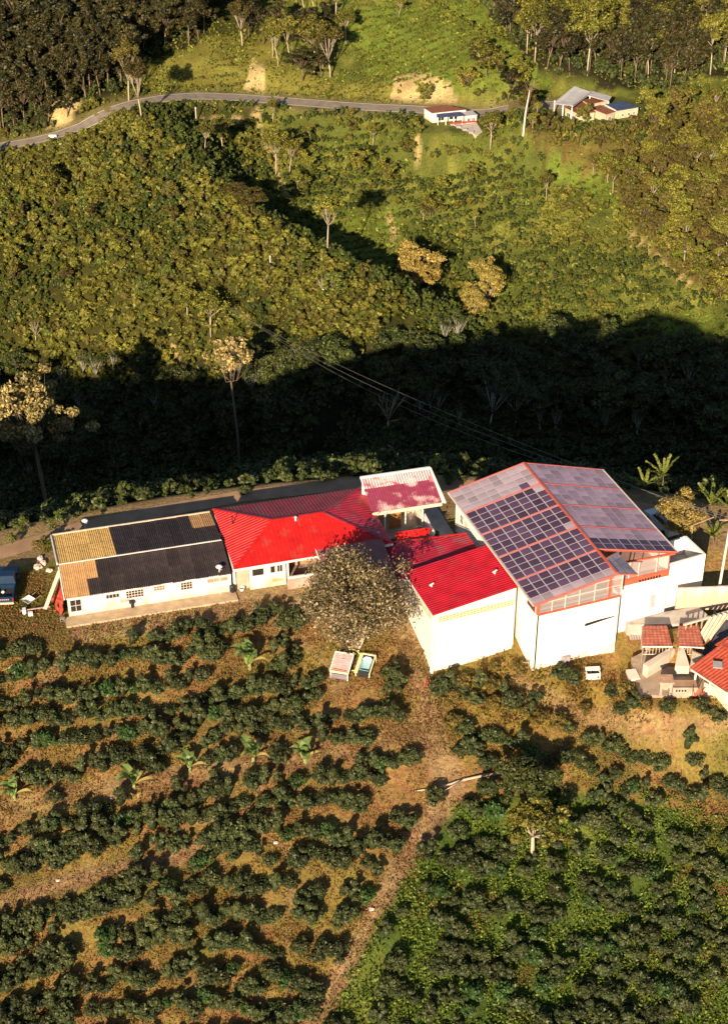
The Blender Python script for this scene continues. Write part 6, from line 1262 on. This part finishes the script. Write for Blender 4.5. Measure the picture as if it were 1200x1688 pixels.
# tilted cabinet and basin frame beside the flowering tree
def tiltboard():
    r = empty('tilted_cabinet', hit(560, 1118), R(-14), 'tilted white framed cabinet with a pinkish gridded lid below the flowering tree', 'cabinet')
    PK = mat('gridded_lid', (.55, .38, .34), .5, .2, 3); C = lambda a, t: (a, -.1+t*1.75, .75+t*.55)
    mb = MB(); mb.slab([C(-.75, 0), C(.75, 0), C(.75, 1), C(-.75, 1)], .1, PK); mb.build('lid', r)
    mb = MB(); mb.bar(C(-.78, -.02), C(-.78, 1.02), .1, .14, WPL); mb.bar(C(.78, -.02), C(.78, 1.02), .1, .14, WPL); mb.bar(C(-.8, -.03), C(.8, -.03), .1, .18, mat('lime_wash', (.6, .6, .32), .7)); mb.bar(C(-.8, 1.03), C(.8, 1.03), .08, .12, WPL); mb.build('frame', r)
    mb = MB()
    for i in range(1, 6): mb.bar((C(-.7, .22+i*.12)[0], C(0, .22+i*.12)[1], C(0, .22+i*.12)[2]+.01), (C(.7, .22+i*.12)[0], C(0, .22+i*.12)[1], C(0, .22+i*.12)[2]+.01), .03, .02, mat('bluish_grid', (.45, .42, .5), .5))
    for i in range(-1, 2): mb.bar(tuple(np.array(C(i*.35, .2))+[0, 0, .01]), tuple(np.array(C(i*.35, .95))+[0, 0, .01]), .03, .02, mat('bluish_grid', (.45, .42, .5), .5))
    mb.bar(tuple(np.array(C(-.6, .12))+[0, 0, .02]), tuple(np.array(C(.6, .1))+[0, 0, .02]), .08, .02, mat('red_strip', (.5, .06, .05), .6)); mb.build('lid_grid', r)
    mb = MB(); mb.slab([(-.7, -.12, .55), (.7, -.12, .55), (.7, -.2, .55), (-.7, -.2, .55)], .5, mat('grey_lilac_board', (.2, .16, .2), .7)); mb.build('front_board', r)
    for a in (-.72, .72):
        for t in (0, 1): c = C(a, t); mb = MB(); mb.box(a-.05, c[1]-.05, -.4, a+.05, c[1]+.05, c[2]-.08, WPL); mb.build('leg', r)
    r = empty('yellow_hose', hit(581, 1108), 0, 'loop of thick yellow green hose between the cabinet and the basin frame', 'hose'); mb = MB(); mb.smooth = True
    mb.tube([(.0+.75*math.cos(t), .9+.95*math.sin(t), .55+.35*math.sin(t)) for t in np.linspace(-2.2, 1.7, 16)], .06, mat('hose_yellow', (.52, .50, .12), .5), 6); mb.build('loop', r)
    r = empty('basin_frame', hit(600, 1112), R(-16), 'pale yellow timber frame holding a pale blue basin below the flowering tree', 'basin')
    YW = mat('pale_yellow_timber', (.62, .58, .34), .7, .1, 3)
    for a in (-.62, .55): mb = MB(); mb.bar((a, -.35, .35), (a, 1.6, .9), .12 if a > 0 else .3, .1, YW); mb.build('rail', r)
    mb = MB(); mb.bar((-.6, 1.6, .9), (.6, 1.6, .9), .1, .12, YW); mb.build('cross_rail', r)
    mb = MB(); mb.add([(-.42, -.1, .55), (.42, -.1, .55), (.42, 1.1, .8), (.2, 1.35, .85), (-.2, 1.35, .85), (-.42, 1.1, .8), (-.3, .0, .3), (.3, .0, .3), (.3, 1.0, .5), (-.3, 1.0, .5)], [(0, 1, 7, 6), (1, 2, 8, 7), (2, 3, 8), (3, 4, 9, 8), (4, 5, 9), (5, 0, 6, 9), (6, 7, 8, 9)], mat('pale_blue_plastic', (.35, .58, .62), .35, .05, 2)); mb.build('basin', r)
    mb = MB(); mb.slab([(-.4, -.12, .5), (.4, -.12, .5), (.4, -.5, .2), (-.4, -.5, .2)], .1, BLK); mb.build('dark_flap', r)
    for a, y, z in ((-.62, -.3, .3), (.55, -.3, .3), (-.6, 1.55, .85), (.6, 1.55, .85)): mb = MB(); mb.box(a-.05, y-.05, -.4, a+.05, y+.05, z, YW); mb.build('leg', r)
tiltboard()
r = empty('white_crate', hit(976, 1116), R(4), 'open white crate with dark inside among golden weeds below the solar hall', 'crate'); mb = MB()
mb.box(-.6, -.35, 0, .6, -.29, .6, WPL); mb.box(-.6, .35, 0, .6, .41, .75, WPL); mb.box(-.6, -.29, 0, -.54, .35, .66, WPL); mb.box(.54, -.29, 0, .6, .35, .66, WPL); mb.build('crate_walls', r); mb = MB(); mb.box(-.54, -.29, .35, .54, .35, .4, DARK); mb.build('dark_inside', r)  # dark sheet across the inside of the crate
mb = MB(); mb.box(-.62, .1, .66, .62, .43, .8, WPL); mb.build('lid', r)
thing1('wooden_gate', 706, 1135, None, lambda m: [m.box(-.35+i*.22, -.03, 0, -.29+i*.22, .03, .9, RUST) for i in range(4)]+[m.box(-.36, -.035, .6, .40, .035, .66, RUST)], 'small rusty gate at the lower corner of the white hall', 'gate')
thing1('timber_trellis', 865, 1105, None, lambda m: [m.box(-.3, -.03, 0, -.24, .03, 1.0, WOOD), m.box(.24, -.03, 0, .3, .03, 1.0, WOOD), m.box(-.3, -.035, .8, .3, .035, .86, WOOD)], 'little timber frame in the corner between the two white halls', 'frame')
thing1('concrete_block', 931, 1092, None, lambda m: m.box(-.4, -.2, -.2, .35, .2, .75, mat('bare_block', (.32, .28, .28), .9, .2, 2)), 'grey block against the foot of the solar hall wall', 'block')
# terrace clutter
def qa(px, zs): return [at(u, v, z) for (u, v), z in zip(px, zs)]
def slabthing(name, px, zs, th, m, label, cat): mb = MB(); mb.slab(qa(px, zs), th, m); return tag(mb.build(name), label, cat)
STONE = mat('terrace_stone', (.42, .33, .26), .9, .25, 1.5, bump=.3); PALEC = mat('pale_concrete', (.55, .47, .38), .85, .15, 1)
slabthing('retaining_wall', [(1060, 1094), (1106, 1066), (1112, 1070), (1068, 1100)], (-2.1, -1.9, -1.9, -2.1), 1.3, PALEC, 'sloping pale wall in front of the left tiled shed', 'wall')
slabthing('retaining_wall', [(1118, 1066), (1126, 1066), (1136, 1098), (1112, 1098)], (-1.7, -1.7, -2.2, -2.2), 1.2, PALEC, 'sloping pale wall between the two tiled sheds', 'wall')
slabthing('doorstep_slab', [(1031, 1104), (1047, 1102), (1055, 1118), (1036, 1120)], (-3.15, -3.15, -3.15, -3.15), .25, mat('white_slab', (.7, .62, .52), .8), 'white slab on the paving below the solar hall corner', 'slab')
r = empty('brick_oven', at(1096, 1146, -3.25), 0, 'small block oven with arched dark opening on the paved terrace', 'oven'); mb = MB(); mb.box(-.5, 0, 0, -.3, .9, 1.25, STONE); mb.box(.3, 0, 0, .5, .9, 1.25, STONE); mb.box(-.3, .7, 0, .3, .9, 1.25, STONE); mb.box(-.3, 0, .75, .3, .7, 1.25, STONE); mb.build('walls', r); mb = MB(); mb.box(-.6, -.1, 1.252, .6, 1.0, 1.4, mat('oven_top', (.5, .3, .2), .9, .2, 3)); mb.build('top_slab', r)
r = empty('low_wall', at(1116, 1148, -3.25), 0, 'low tan block wall with square holes beside the oven', 'wall'); mb = MB(); mb.box(-.45, 0, 0, 1.6, .15, .9, STONE); mb.box(-.45, .15, 0, 1.6, 1.1, .85, mat('tan_top', (.42, .26, .16), .9, .2, 1)); mb.build('walls', r); mb = MB()
for i in range(4): mb.box(-.2+i*.24, -.012, .5, -.06+i*.24, -.002, .72, DARK)
mb.build('holes', r)
for i in range(5):
    u = 1150+i*8; a = at(u-6, 1064-i*3, -1.8); b = at(u+22, 1017-i*2, .0); mb = MB(); mb.bar(a, b, .26, .05, mat('pale_plank', (.55, .47, .36), .8, .2, 2))
    tag(mb.build('plank'), ('leftmost', 'second', 'middle', 'fourth', 'rightmost')[i]+' of the five pale planks leaning beside the right tiled shed', 'plank')
slabthing('dark_tarpaulin', [(1196, 1022), (1225, 1030), (1185, 1085), (1156, 1082)], (-.4, -.2, -1.9, -2.0), .06, mat('dark_tarp', (.06, .06, .075), .6, .3, 3, bump=.5), 'dark grey tarpaulin sloping beside the pale planks', 'tarpaulin')
mb = MB(); mb.bar(at(1126, 1030, -.4), at(1210, 1005, -.2), .16, .16, PALEC)
for i in range(9): p = at(1130+i*9, 1029-i*2.7, -.4+.02*i); mb.box(p[0]-.06, p[1]-.06, p[2]-1.8, p[0]+.06, p[1]+.06, p[2]-.08, WOOD)
tag(mb.build('timber_fence'), 'long timber rail on posts above the tiled sheds at right', 'fence')
GRY = mat('grey_corrugated', (.36, .30, .28), .6, .2, 1.5)
for i in range(4):
    me_ = corr(1.35, .62, GRY, 'sheet', .2, .03); p = at(1036, 1012+i*11, -2.2-i*.28); o = link('corrugated_sheet', me_, None, p, (R(14), R(4), R(6))); tag(o, ('uppermost', 'second', 'third', 'lowest')[i]+' grey corrugated sheet stepping down beside the solar hall wall', 'sheet')
mb = MB(); g = np.random.default_rng(8)
for k in range(9): p = at(1140+g.uniform(0, 16), 1150, -3.3); mb.bar((p[0], p[1], p[2]), (p[0]+g.normal(0, .3), p[1]+g.normal(0, .2), p[2]+g.uniform(.8, 1.4)), .04, .04, RUST)
tag(mb.build('stick_bundle'), 'bundle of reddish sticks standing before the tiled house veranda', 'sticks')
# white car half hidden behind the solar hall
r = empty('parked_car', at(1092, 868, 0.05), R(25), 'white car half hidden behind the solar hall eave', 'car'); CW = mat('white_car_paint', (.55, .56, .6), .3, .05, 2, spec=.6)
mb = MB(); prism(mb, [(-2, .3), (2, .3), (2.05, .75), (1.1, .92), (-2, .95)], -.8, .8, CW); mb.build('body', r); mb = MB(); prism(mb, [(-1.7, .93), (1.0, .9), (.4, 1.42), (-1.4, 1.45)], -.72, .72, CW, .1); mb.build('cabin', r)
mb = MB(); mb.add([(-.62, .97, .98), (.62, .97, .98), (.55, .45, 1.4), (-.55, .45, 1.4)], [(3, 2, 1, 0)], GLS); mb.build('windscreen', r)
for s_ in (-1, 1):
    mb = MB(); mb.add([(s_*.74, -1.4, 1.0), (s_*.74, .75, 1.0), (s_*.66, .35, 1.38), (s_*.66, -1.25, 1.38)], [(0, 1, 2, 3)], GLS); mb.build('side_window', r)
    for yy in (-1.25, 1.25): wv = MB(); wv.lathe([(.1, -.1), (.30, -.1), (.31, 0), (.30, .1), (.1, .1)], RUB, 14); wv.build('wheel', r, (s_*.74, yy, .31), (0, math.pi/2, 0))

# bits lying on the slope
for i, (u, v, l) in enumerate(((493, 1326, 'dry curled banana leaf lying beside a bush on the bare track'), (492, 1334, 'second dry banana leaf just below the curled one'), (232, 1306, 'dry banana leaf at the foot of the second banana plant'))):
    p = hit(u, v); o = link('dry_leaf', BY, None, (p[0], p[1], p[2]+.02), (0, .35, i*2.1+.4), .8); tag(o, l, 'dead leaf')
for i, (u, v, l) in enumerate(((715, 1326, 'pale stone beside the top of the diagonal track'), (660, 1395, 'pale stone left of the diagonal track'), (612, 1500, 'flat stone on the diagonal track'), (185, 1318, 'pale stone on the rutted ground below the bananas'), (96, 1452, 'pale stone on the rutted track at left'), (455, 1390, 'pale stone between the rows left of the diagonal track'))):
    thing1('stone', u, v, None, rock(50+i, .16+.03*(i % 3)), l, 'stone')
